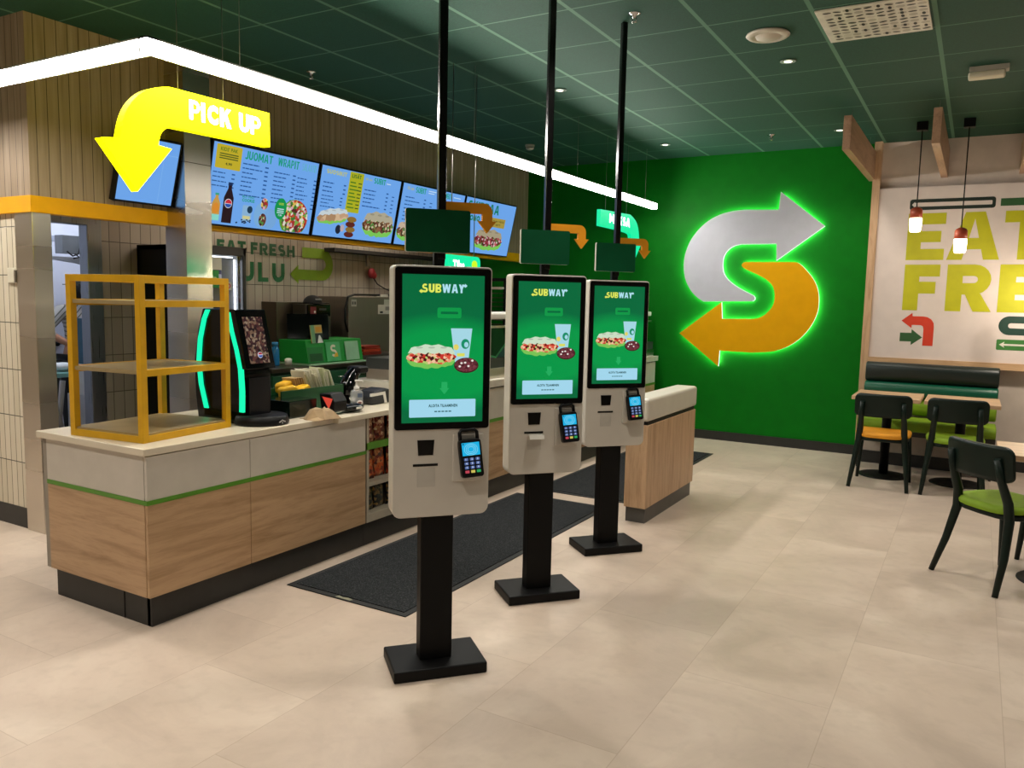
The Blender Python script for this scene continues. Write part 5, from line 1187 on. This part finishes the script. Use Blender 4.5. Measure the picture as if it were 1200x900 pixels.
for z in (.6, .95, 1.32, 1.6):
    m = MB().use(mat('#9a9da0', .3, metal=.6)); m.box(X0+.04, X1-.03, Y0+.035, Y1-.035, z-.008, z); part(m, 'shelf', t)
m = MB(); m.flat = True; c = Canvas(m, (W2+.0215, 0, 0), (0, 1, 0), (0, 0, 1), (1, 0, 0), .001)
c.rect(4.37, 4.47, 1.73, 1.83, mat('#e4e4d8', .5)); c.rect(4.36, 4.44, 1.585, 1.725, mat('#3aa048', .5)); c.rect(4.45, 4.57, 1.57, 1.635, mat('#d8dcd8', .5)); c.ring(ell(4.535, 1.603, .022, .022), ell(4.535, 1.603, .012, .012), mat('#c83048', .5), k=2); c.ell(4.475, 1.603, .018, .018, mat('#4a90a8', .5), k=2); c.ring(ell(4.4, 1.65, .02, .025), ell(4.4, 1.65, .012, .016), mat('#c8e8c0', .5), k=2)
part(m, 'door_stickers', dr)
first = None; idx = 0
wds = ['left', 'middle', 'right']
for zi, z in enumerate((1.322, 1.602)):
    for j in range(3):
        if first is None:
            mm = MB(); mm.lathe([(.03, 0), (.034, .006), (.034, .13), (.026, .142), (0, .142)], (0, 0, 0), 18, mat('#10206a', .3)); first = mm.build('drink_can')
            l2 = MB(); l2.lathe([(.0345, .04), (.0345, .095)], (0, 0, 0), 18, mat('#c8ccd8', .3)); cl = l2.build('can_label', parent=first); r_ = first
        else:
            r_ = first.copy(); COL.objects.link(r_); c_ = cl.copy(); COL.objects.link(c_); c_.parent = r_
        r_.location = (-5.43, 4.33+j*.085, z)
        tag(r_, 'blue drink can on the %s fridge shelf, %s of three' % (('lower', 'upper')[zi], wds[j]), 'drink can', 'drink cans in the fridge')

# ================================================================== KITCHEN BACK COUNTER AND THINGS ON IT
t = thing('back_counter', 'dark green kitchen back counter with steel top below the tiles', 'counter', (-5.65, 6.4, 0))
m = MB().use(mat('#123a20', .4, var=.08)); m.box(-5.98, -5.2, 4.85, 8.35, .1, .87); part(m, 'cabinet_body', t)
m = MB().use(STEEL_D); m.box(-5.995, -5.16, 4.83, 8.37, .87, .905); part(m, 'steel_top', t, .003)
m = MB().use(KICK); m.box(-5.95, -5.25, 4.87, 8.3, 0, .1); part(m, 'plinth', t)
for a in (4.86, 5.56, 6.26, 6.96, 7.66):
    m = MB().use(mat('#16452a', .35)); m.box(-5.2, -5.185, a, a+.68, .13, .84); dd = part(m, 'door', t, .003)
    m = MB().use(STEEL); m.tube([(-5.178, a+.1, .78), (-5.178, a+.58, .78)], .006, 6); part(m, 'handle', dd)

# till counter box with monitor
t = thing('till_station', 'bright green till box with S emblem cards and black monitor', 'till', (-5.4, 5.55, .905))
gm = mat('#0b8a2c', .45, var=.04); gm2 = mat('#49a866', .5)
m = MB().use(gm); m.prism([(-5.57, .925), (-5.2, .92), (-5.24, 1.13), (-5.57, 1.13)], (0, 0, 0), (1, 0, 0), (0, 0, 1), (0, -1, 0), -6.05, -5.3); bd = part(m, 'till_box', t, .003)
m = MB().use(mat('#9ac8a0', .5)); m.box(-5.56, -5.175, 5.3, 6.06, .906, .918); part(m, 'pale_base', t)
n = Vector((.98, 0, .18)); e1 = Vector((-.18, 0, .98)).normalized()
m = MB(); m.flat = True; c = Canvas(m, (-5.196, 5.3, .92), (0, 1, 0), e1, n, .003)
c.rect(.0, .2, .005, .15, mat('#12722c', .5)); c.rect(.02, .18, .02, .09, mat('#0a4a1c', .5), k=2); c.rect(.24, .43, .01, .19, gm2, k=2); c.rect(.5, .69, .01, .19, mat('#8cb894', .5), k=2)
for p in glyph('S', .295, .05, .085, .115, .026): c.poly(p, mat('#e0dcc0', .5), k=3)
c.poly([(.33, .045), (.385, .05), (.38, .09), (.345, .08)], mat('#d8b030', .5), k=4)
part(m, 'front_cards', bd)
m = MB().use(BLACKG); m.M = Matrix.Translation((-5.40, 5.50, 1.245)) @ Matrix.Rotation(R(48), 4, 'Z') @ Matrix.Rotation(R(-18), 4, 'X')
m.box(-.19, .19, -.012, .012, -.12, .125); mo = part(m, 'monitor', t, .006)
m = MB().use(BLACK); m.box(-5.5, -5.42, 5.52, 5.62, 1.12, 1.2); part(m, 'monitor_foot', t)
m = MB().use(mat('#b8a868', .5)); m.M = Matrix.Translation((-5.215, 5.36, 1.105)) @ Matrix.Rotation(R(8), 4, 'Z') @ Matrix.Rotation(R(-8), 4, 'Y'); m.box(-.004, .004, 0, .17, 0, .165)
cd = part(m, 'promo_card', t, label='small promo card with a yellow heading')
m = MB(); m.flat = True; m.M = Matrix.Translation((-5.215, 5.36, 1.105)) @ Matrix.Rotation(R(8), 4, 'Z') @ Matrix.Rotation(R(-8), 4, 'Y'); c = Canvas(m, (.0045, 0, 0), (0, 1, 0), (0, 0, 1), (1, 0, 0), .001)
c.rect(0, .055, .0, .165, mat('#6a9a70', .5)); c.rect(.055, .17, 0, .09, mat('#1c2a28', .5)); c.poly([(.08, 0), (.17, 0), (.13, .07), (.11, .07)], mat('#e4e2dc', .5), k=2); c.rect(.07, .16, .1, .15, mat('#c8902a', .5), k=2); part(m, 'card_print', cd)
# blue bottle
t = thing('blue_bottle', 'translucent blue bottle at the left of the green till box', 'bottle', (-5.45, 5.2, .905))
m = MB().use(mat('#1a6aa0', .2, coat=.4)); m.lathe([(.038, 0), (.04, .01), (.04, .14), (.03, .16), (.022, .18)], (-5.42, 5.11, .906), 18); part(m, 'bottle_body', t)
m = MB().use(mat('#3a8ac0', .3)); m.lathe([(.028, .18), (.028, .21), (0, .212)], (-5.42, 5.11, .906), 18); part(m, 'bottle_cap', t)
m = MB().use(WHITE); m.lathe([(.03, 0), (.034, .05), (.02, .06), (0, .06)], (-5.4, 5.25, .906), 16); single(m, 'lidded_tub', 'small white tub beside the blue bottle', 'tub')
# steel splash box and coffee machine like unit with black cap on top
m = MB().use(STEEL_D); m.box(-5.97, -5.77, 5.46, 5.98, .906, 1.47); single(m, 'steel_cabinet', 'plain steel cabinet behind the black monitor', 'cabinet', bevel=.004)
t = thing('slush_dispenser', 'steel box with black control panel above the monitor', 'kitchen machine', (-5.55, 5.75, 1.47))
m = MB().use(m_steel('mid_steel', '#77706a', .4)); m.box(-5.76, -5.59, 5.66, 6.01, .906, 1.455); m.box(-5.59, -5.575, 5.68, 5.99, 1.335, 1.45, BLACKG); mb_ = part(m, 'machine_body', t, .004)
m = MB(); m.flat = True; c = Canvas(m, (-5.574, 5.71, 1.35), (0, 1, 0), (0, 0, 1), (1, 0, 0), .001); c.rect(0, .08, 0, .08, mat('#7a2028', .4)); c.ell(.06, .03, .012, .012, WHITE, k=2); c.rect(.12, .22, .045, .065, mat('#3a3a3a', .4)); part(m, 'control_print', mb_)
# black cap lying on it
t = thing('black_cap', 'black baseball cap lying on top of the steel box', 'cap', (-5.56, 5.78, 1.456))
m = MB().use(mat('#08080a', .85)); pr = [(.095*math.cos(R(a)), .085*math.sin(R(a))) for a in range(0, 91, 15)]; m.lathe([(r, z) for r, z in pr], (-5.67, 5.84, 1.457), 20); part(m, 'crown', t)
m = MB().use(mat('#08080a', .85)); m.prism([(.0, -.07), (.1, -.06), (.13, 0), (.1, .06), (0, .07)], (-5.60, 5.84, 1.465), (1, 0, 0), (0, 1, 0), (0, 0, 1), -.004, .004); part(m, 'visor', t, .003)
m = MB(); m.flat = True; Canvas(m, (-5.582, 5.79, 1.495), (0, 1, 0), (-.35, 0, .94), (1, 0, .3), .001).rect(0, .09, 0, .014, mat('#6a6a6a', .5)); part(m, 'front_mark', t)
# steel fridge/oven box with labels and cable
t = thing('steel_oven', 'large brushed steel oven box with paper labels on the back counter', 'oven', (-5.65, 6.6, .905))
m = MB().use(m_steel('oven_steel', '#8c8277', .5, (60, 60, 2))); m.box(-5.93, -5.5, 6.17, 7.0, .955, 1.535); ov = part(m, 'oven_body', t, .008)
m = MB().use(BLACK)
for x in (-5.88, -5.56):
    for y in (6.22, 6.95): m.lathe([(.018, 0), (.018, .05)], (x, y, .906), 10)
part(m, 'feet', t)
m = MB(); m.flat = True; c = Canvas(m, (-5.4985, 6.17, .955), (0, 1, 0), (0, 0, 1), (1, 0, 0), .001); c.rect(.04, .12, .48, .55, mat('#b8b0a8', .5)); c.rect(.05, .075, .5, .53, mat('#5a5450', .5), k=2); c.rect(.085, .11, .5, .53, mat('#5a5450', .5), k=2); c.rect(.46, .68, .4, .5, mat('#cac4ba', .5)); c.rect(.56, .68, .5, .555, mat('#c4beb4', .5)); c.rect(.49, .54, .41, .43, BLACK, k=2); c.rect(.58, .65, .44, .48, mat('#8a847c', .5), k=2); part(m, 'paper_labels', ov)
m = MB().use(BLACK); m.tube([(-5.52, 6.95, 1.56), (-5.52, 6.6, 1.556), (-5.52, 6.28, 1.556), (-5.5, 6.16, 1.53), (-5.48, 6.1, 1.42), (-5.48, 6.1, 1.28), (-5.49, 6.15, 1.18)], .011, 8); part(m, 'power_cable', t)
m = MB().use(WHITE); m.box(-5.56, -5.5, 6.68, 6.8, 1.537, 1.565); single(m, 'small_box', 'small white box on top of the steel oven', 'box', bevel=.003)
# red cups/tray
t = thing('red_tray_stack', 'stack of red trays between the till box and the steel oven', 'tray stack', (-5.36, 6.3, .905))
for i, (cc) in enumerate(('#7a1c10', '#a83418', '#8a2412')):
    m = MB().use(mat(cc, .45)); z = .95+i*.032; m.prism(rrect(6.17-.0+i*.01, 6.46-i*.01, z, z+.028, .01), (0, 0, 0), (0, 1, 0), (0, 0, 1), (1, 0, 0), -5.47, -5.31); part(m, 'tray', t)
m = MB().use(mat('#3a3430', .5)); m.box(-5.48, -5.3, 6.12, 6.6, .906, .948); part(m, 'tray_stand', t)
# red pouch hanging on the tiles with its cord
t = thing('hanging_red_pouch', 'dark red pouch hanging on the tiles above the steel oven', 'pouch', (-5.97, 7.0, 1.95))
m = MB().use(mat('#7a1018', .6)); m.blob((-5.94, 7.05, 1.80), (.035, .055, .06), seg=14, rings=8); m.blob((-5.94, 7.09, 1.775), (.03, .04, .04)); part(m, 'pouch_body', t)
m = MB().use(mat('#8a847a', .6)); m.tube([(-5.975, 7.0, 2.0), (-5.95, 6.99, 1.93), (-5.94, 7.0, 1.88)], [.01, .02, .03], 10); part(m, 'pouch_neck', t)
m = MB().use(BLACK); m.tube([(-5.94, 7.08, 1.75), (-5.93, 7.14, 1.68), (-5.9, 7.24, 1.63), (-5.88, 7.35, 1.6)], .007, 6); part(m, 'cord', t)
# hood shelf under the bulkhead
m = MB().use(mat('#1c1916', .7)); m.box(-5.998, -5.85, 6.35, 8.4, 2.0, 2.04); single(m, 'extractor_shelf', 'dark steel extractor shelf under the yellow band above the oven', 'shelf', bevel=.003)
# tall black unit right of oven
t = thing('tall_oven_unit', 'tall dark unit right of the steel oven behind the nearest kiosk', 'kitchen unit', (-5.65, 7.3, .905))
m = MB().use(mat('#1c1916', .4)); m.box(-5.95, -5.45, 7.45, 8.1, .906, 1.75); ub = part(m, 'unit_body', t, .006)
m = MB().use(STEEL_D); m.box(-5.45, -5.43, 7.5, 8.05, 1.0, 1.3); part(m, 'unit_door', ub, .003)
# bread rack on green wall
t = thing('bread_rack', 'dark framed rack with pale shelves against the green wall beyond the guard', 'rack', (-5.2, 8.6, 0))
for x in (-5.42, -5.08):
    m = MB().use(BLACK); m.box(x-.02, x+.01, 8.55, 8.6, 0, 1.79); part(m, 'upright', t)
m = MB().use(BLACK); m.box(-5.44, -5.07, 8.55, 8.6, 1.76, 1.8); part(m, 'top_rail', t, .004)
for i in range(9):
    z = 1.66-i*.055
    m = MB().use(mat('#c8c2b4', .5) if i == 0 else STEEL_D); m.box(-5.41, -5.09, 8.5, 8.6, z, z+(.03 if i == 0 else .012)); part(m, 'rack_shelf', t)

# wall switch left
t = thing('wall_switch', 'small wall switch plate on the tiled corner at far left', 'wall switch', (-5.27, 2.8, 1.6))
m = MB().use(mat('#cfc8b4', .4)); m.box(-5.31, -5.215, 2.785, 2.8, 1.58, 1.675); part(m, 'switch_plate', t, .003)
m = MB().use(CHROME); m.box(-5.215, -5.2, 2.775, 2.8, 1.585, 1.66); part(m, 'chrome_edge', t)

# ================================================================== BACK ROOM THINGS
t = thing('wall_equipment_box', 'grey box with dangling black cables on a bracket in the back room', 'equipment box', (-6.95, 4.2, 1.85))
XE = -6.95
m = MB().use(mat('#70757a', .4)); m.box(XE-.12, XE, 4.12, 4.32, 1.86, 2.02); part(m, 'grey_box', t, .004)
m = MB().use(mat('#8a8d92', .4)); m.prism([(4.02, 1.83), (4.3, 1.83), (4.45, 1.83), (4.45, 1.75), (4.3, 1.78), (4.03, 1.81)], (XE, 0, 0), (0, 1, 0), (0, 0, 1), (1, 0, 0), -.12, 0); part(m, 'bracket', t)
m = MB().use(BLACK); m.tube([(XE+.01, 4.15, 1.88), (XE+.03, 4.19, 1.84), (XE+.03, 4.24, 1.86), (XE+.02, 4.27, 1.93), (XE+.02, 4.28, 1.99)], .008, 6); m.tube([(XE+.01, 4.22, 1.86), (XE+.03, 4.25, 1.83), (XE+.02, 4.2, 1.82)], .008, 6); m.tube([(XE+.02, 4.28, 1.86), (XE+.02, 4.3, 1.78), (XE+.01, 4.32, 1.7)], .004, 6); part(m, 'cables', t)
t = thing('prep_table', 'steel prep table with pale aqua top in the back room', 'table', (-6.9, 4.1, 0))
m = MB().use(mat('#7fb0aa', .3)); m.box(-7.05, -6.68, 3.6, 4.12, .80, .84); part(m, 'tabletop', t, .006)
for x in (-7.0, -6.73):
    for y in (3.66, 4.06):
        m = MB().use(mat('#4d4f50', .4, metal=.5)); m.tube([(x, y, 0), (x, y, .8)], .025, 10); part(m, 'leg', t)
m = MB().use(mat('#5a5c5e', .4, metal=.5)); m.box(-7.02, -6.7, 3.64, 4.08, .28, .3); part(m, 'lower_shelf', t)
t = thing('folding_stool', 'grey folding step stool leaning by the prep table in the back room', 'step stool', (-6.5, 4.0, 0))
m = MB().use(mat('#8a8688', .45)); m.tube([(-6.45, 3.68, .0), (-6.45, 3.78, .8)], .022, 8); m.tube([(-6.4, 3.74, .35), (-6.4, 3.68, .66)], .02, 8); part(m, 'side_rail', t)
m = MB().use(mat('#8a8688', .45)); m.box(-6.47, -6.38, 3.66, 3.79, .33, .36); part(m, 'tread', t)
m = MB().use(mat('#b4b6ba', .4)); m.box(-6.56, -6.3, 3.88, 4.4, .36, .68); m.box(-6.3, -6.295, 3.9, 4.36, .4, .64, mat('#a2a4a8', .4)); m.box(-6.294, -6.28, 3.9, 3.94, .58, .6, BLACK); m.box(-6.56, -6.3, 3.88, 4.4, 0, .36, BLACK)
single(m, 'printer_cabinet', 'grey drawer cabinet low in the back room doorway', 'cabinet', bevel=.004)
m = MB().use(mat('#0e4f66', .4)); m.box(-6.5, -6.36, 3.93, 4.35, .93, 1.31); m.box(-6.36, -6.355, 3.94, 4.34, 1.13, 1.14, mat('#0a3a4c', .5)); m.box(-6.5, -6.32, 3.9, 4.38, .681, .93, mat('#c8cac8', .5))
single(m, 'teal_crate', 'teal crate standing on a white box in the back room doorway', 'crate', bevel=.004)
t = thing('waste_sack', 'pile of white cloth and black bag on the aqua prep table', 'cloth pile', (-6.8, 3.95, .84))
m = MB().use(mat('#d8dade', .7)); m.blob((-6.82, 4.0, .88), (.09, .09, .038)); m.blob((-6.8, 4.06, .875), (.06, .05, .03)); part(m, 'white_cloth', t)
m = MB().use(BLACK); m.blob((-6.84, 3.87, .872), (.05, .06, .03)); part(m, 'black_bag', t)

# person in the back room: seen from the side through the doorway, elbow bent, hand on the table things
def skinned(name, pts, edges, rad, mt, parent, sub=2):
    me = bpy.data.meshes.new(name); me.from_pydata(pts, edges, []); me.materials.append(mt)
    o = bpy.data.objects.new(name, me); COL.objects.link(o); o.parent = parent
    sk = o.modifiers.new('skin', 'SKIN'); sk.use_smooth_shade = True
    me.skin_vertices.new() if not me.skin_vertices else None
    for i, r in enumerate(rad): me.skin_vertices[0].data[i].radius = (r, r) if not isinstance(r, tuple) else r
    me.skin_vertices[0].data[0].use_root = True
    s_ = o.modifiers.new('sub', 'SUBSURF'); s_.levels = sub; s_.render_levels = sub
    return o
person = thing('person', 'person in a grey striped long-sleeved top bending an arm inside the back room', 'person', (-6.95, 4.27, 0))
SKIN = mat('#b07a5e', .55); 
def m_stripes():
    m, nt, b = nodes('grey_striped_knit'); p = xyz(nt)
    s = math_(nt, 'ADD', math_(nt, 'MULTIPLY', p[1], -.9), p[2])
    nt.links.new(mixc(nt, lin('#a5a39e'), lin('#55544f'), lines_mask(nt, s, .045, .012)), b.inputs['Base Color']); b.inputs['Roughness'].default_value = .9; return m
KN = m_stripes(); TR = mat('#14161a', .85)
# body (skin coloured continuous figure), local coords: facing +Y
B_ = [(0, 0, .92), (0, 0, 1.08), (0, .01, 1.24), (0, .01, 1.36), (0, .0, 1.43), (0, .015, 1.47),   # 0 pelvis..5 neck top
      (.1, 0, .86), (.11, .02, .48), (.11, -.02, .08), (.11, .1, .035),      # right leg 6-9
      (-.1, 0, .86), (-.11, .02, .48), (-.11, -.02, .08), (-.11, .1, .035),  # left leg 10-13
      (.17, 0, 1.345), (.21, .03, 1.1), (.2, .1, .96), (.2, .13, .9),  # right arm 14-17
      (-.17, 0, 1.345), (-.37, -.06, 1.17), (-.24, -.16, 1.07), (-.17, -.2, 1.03)]       # far arm 18-21
Bc = lambda P: [(x, y, z) for x, y, z in P]
E_ = [(0, 1), (1, 2), (2, 3), (3, 4), (4, 5), (0, 6), (6, 7), (7, 8), (8, 9), (0, 10), (10, 11), (11, 12), (12, 13), (3, 14), (14, 15), (15, 16), (16, 17), (3, 18), (18, 19), (19, 20), (20, 21)]
rd = [.13, .115, .125, .1, .05, .05, .085, .055, .038, .03, .085, .055, .038, .03, .055, .04, .032, .024, .055, .04, .032, .024]
skinned('body', Bc(B_), E_, rd, SKIN, person)
# head as one smooth shape with face, ears, nose
m = MB().use(SKIN); m.blob((0, .03, 1.555), (.074, .092, .112), seg=20, rings=14); m.blob((0, .125, 1.545), (.012, .016, .018)); m.blob((.075, .02, 1.555), (.01, .018, .028)); m.blob((-.075, .02, 1.555), (.01, .018, .028)); m.blob((0, .112, 1.515), (.022, .008, .006), mat('#8a4a40', .5))
for sx in (-1, 1): m.blob((sx*.03, .112, 1.575), (.011, .006, .007), mat('#1a1410', .3))
hd = m.build('head', parent=person)
m = MB().use(mat('#0c0a0a', .7)); m.blob((0, .0, 1.565), (.083, .09, .118), seg=18, rings=12); m.tube([(0, -.07, 1.56), (0, -.11, 1.48), (0, -.1, 1.36), (.02, -.09, 1.3)], [.035, .032, .025, .012], 10); m.build('hair', parent=person)['label'] = 'black tied hair'
m = MB().use(mat('#5e6260', .8)); m.lathe([(.094, 1.585), (.095, 1.64), (.08, 1.675), (.04, 1.69), (0, 1.692)], (0, .01, 0), 22); m.prism([(-.06, .08), (.06, .08), (.05, .17), (0, .19), (-.05, .17)], (0, 0, 1.592), (1, 0, 0), (0, 1, 0), (0, 0, 1), -.004, .004); m.build('cap', parent=person)['label'] = 'grey cap'
# knitted top follows the torso and upper arms, ends above the hand
Tp = [(0, 0, .9), (0, 0, 1.08), (0, .01, 1.24), (0, .01, 1.35), (0, .005, 1.42), (.17, 0, 1.345), (.21, .03, 1.1), (.205, .07, 1.03), (-.17, 0, 1.345), (-.37, -.06, 1.17), (-.29, -.12, 1.11)]
skinned('striped_top', Tp, [(0, 1), (1, 2), (2, 3), (3, 4), (3, 5), (5, 6), (6, 7), (3, 8), (8, 9), (9, 10)], [.15, .13, .138, .112, .06, .068, .056, .05, .068, .052, .045], KN, person)
Lg = [(0, 0, .94), (.1, 0, .85), (.11, .02, .48), (.11, -.015, .09), (-.1, 0, .85), (-.11, .02, .48), (-.11, -.015, .09)]
skinned('trousers', Lg, [(0, 1), (1, 2), (2, 3), (0, 4), (4, 5), (5, 6)], [.142, .1, .072, .06, .1, .072, .06], TR, person)
m = MB().use(BLACK)
for sx in (-1, 1): m.blob((sx*.11, .05, .035), (.05, .135, .04), seg=14, rings=8)
m.build('shoes', parent=person)
def hand(base, d, up, side, nm):
    """palm with four fingers and a thumb; base point, direction of fingers"""
    b = Vector(base); d = Vector(d).normalized(); up = Vector(up).normalized(); sd = d.cross(up).normalized()
    pts = [b, b+d*.045, b+d*.085]; E = [(0, 1), (1, 2)]; rr = [.022, (.036, .018), (.038, .016)]
    for i, (o_, l) in enumerate(((-.03, .066), (-.01, .076), (.01, .072), (.03, .056))):
        k = len(pts); a = b+d*.085+sd*o_
        pts += [a, a+d*l*.45-up*.006, a+d*l*.8-up*.022, a+d*l*.95-up*.034]; E += [(2, k), (k, k+1), (k+1, k+2), (k+2, k+3)]; rr += [.0095, .0088, .008, .007]
    k = len(pts); a = b+d*.02-sd*.032*side
    pts += [a, a+d*.03-sd*.022*side-up*.008, a+d*.058-sd*.03*side-up*.018]; E += [(1, k), (k, k+1), (k+1, k+2)]; rr += [.013, .0105, .0085]
    skinned(nm, [tuple(p) for p in pts], E, rr, SKIN, person, 2)
hand((.2, .13, .9), (0, .3, -.9), (.9, .1, 0), 1, 'hand'); hand((-.17, -.2, 1.03), (.75, -.15, -.6), (-.2, -.95, .1), -1, 'hand')
person.rotation_euler = (0, 0, R(90)); person.location = (-7.3, 4.46, 0)

# ================================================================== LIGHT
def area(name, loc, rot, sx, sy, e, col=(1, 1, 1)):
    l = bpy.data.lights.new(name, 'AREA'); l.shape = 'RECTANGLE'; l.size = sx; l.size_y = sy; l.energy = e; l.color = col
    o = bpy.data.objects.new(name, l); COL.objects.link(o); o.location = loc; o.rotation_euler = rot; return o
# back room ceiling panel lamp and the kitchen's own lamps (unseen fixtures above the bulkhead line)
t = thing('back_room_lamp', 'white ceiling panel lamp of the back room above the doorway', 'ceiling light', (-6.9, 4.3, 2.66))
m = MB().use(em('#e8f0ff', 9.)); m.box(-7.3, -6.4, 3.6, 4.9, 2.67, 2.69); part(m, 'panel_diffuser', t)
m = MB().use(WHITE); m.box(-7.33, -6.37, 3.57, 4.93, 2.69, 2.7); part(m, 'panel_frame', t)
t = thing('kitchen_lamp', 'ceiling panel lamp of the kitchen behind the wooden bulkhead', 'ceiling light', (-5.5, 5.6, 2.66))
m = MB().use(em('#fff0dc', 22.)); m.box(-5.65, -5.35, 4.6, 5.2, 2.67, 2.69); m.box(-5.65, -5.35, 6.6, 7.2, 2.67, 2.69); part(m, 'panel_diffuser', t)
m = MB().use(WHITE); m.box(-5.68, -5.32, 4.57, 7.23, 2.69, 2.7); part(m, 'panel_frame', t)

w = bpy.data.worlds.new('hall'); S.world = w; w.use_nodes = True
w.node_tree.nodes['Background'].inputs[0].default_value = (1, .97, .93, 1); w.node_tree.nodes['Background'].inputs[1].default_value = .1

# ================================================================== CAMERA
def cam():
    yaw, pit, rol = R(30.05), R(6.117), R(1.24)
    cy, sy = math.cos(yaw), math.sin(yaw)
    f = Vector((-sy*math.cos(pit), cy*math.cos(pit), -math.sin(pit))); r = Vector((cy, sy, 0)); u = r.cross(f)
    c_, s_ = math.cos(rol), math.sin(rol)
    X = r*c_+u*s_; Y = u*c_-r*s_; Z = -f
    M = Matrix(((X.x, Y.x, Z.x, 0), (X.y, Y.y, Z.y, 0), (X.z, Y.z, Z.z, 1.55), (0, 0, 0, 1)))
    cd = bpy.data.cameras.new('camera'); cd.sensor_width = 36; cd.lens = 36*934/1200; cd.clip_start = .05
    o = bpy.data.objects.new('camera', cd); COL.objects.link(o); o.matrix_world = M; S.camera = o
cam()
S.view_settings.view_transform = 'Standard'; S.view_settings.look = 'None'; S.view_settings.exposure = -.1; S.view_settings.gamma = 1
S.view_settings.use_curve_mapping = False
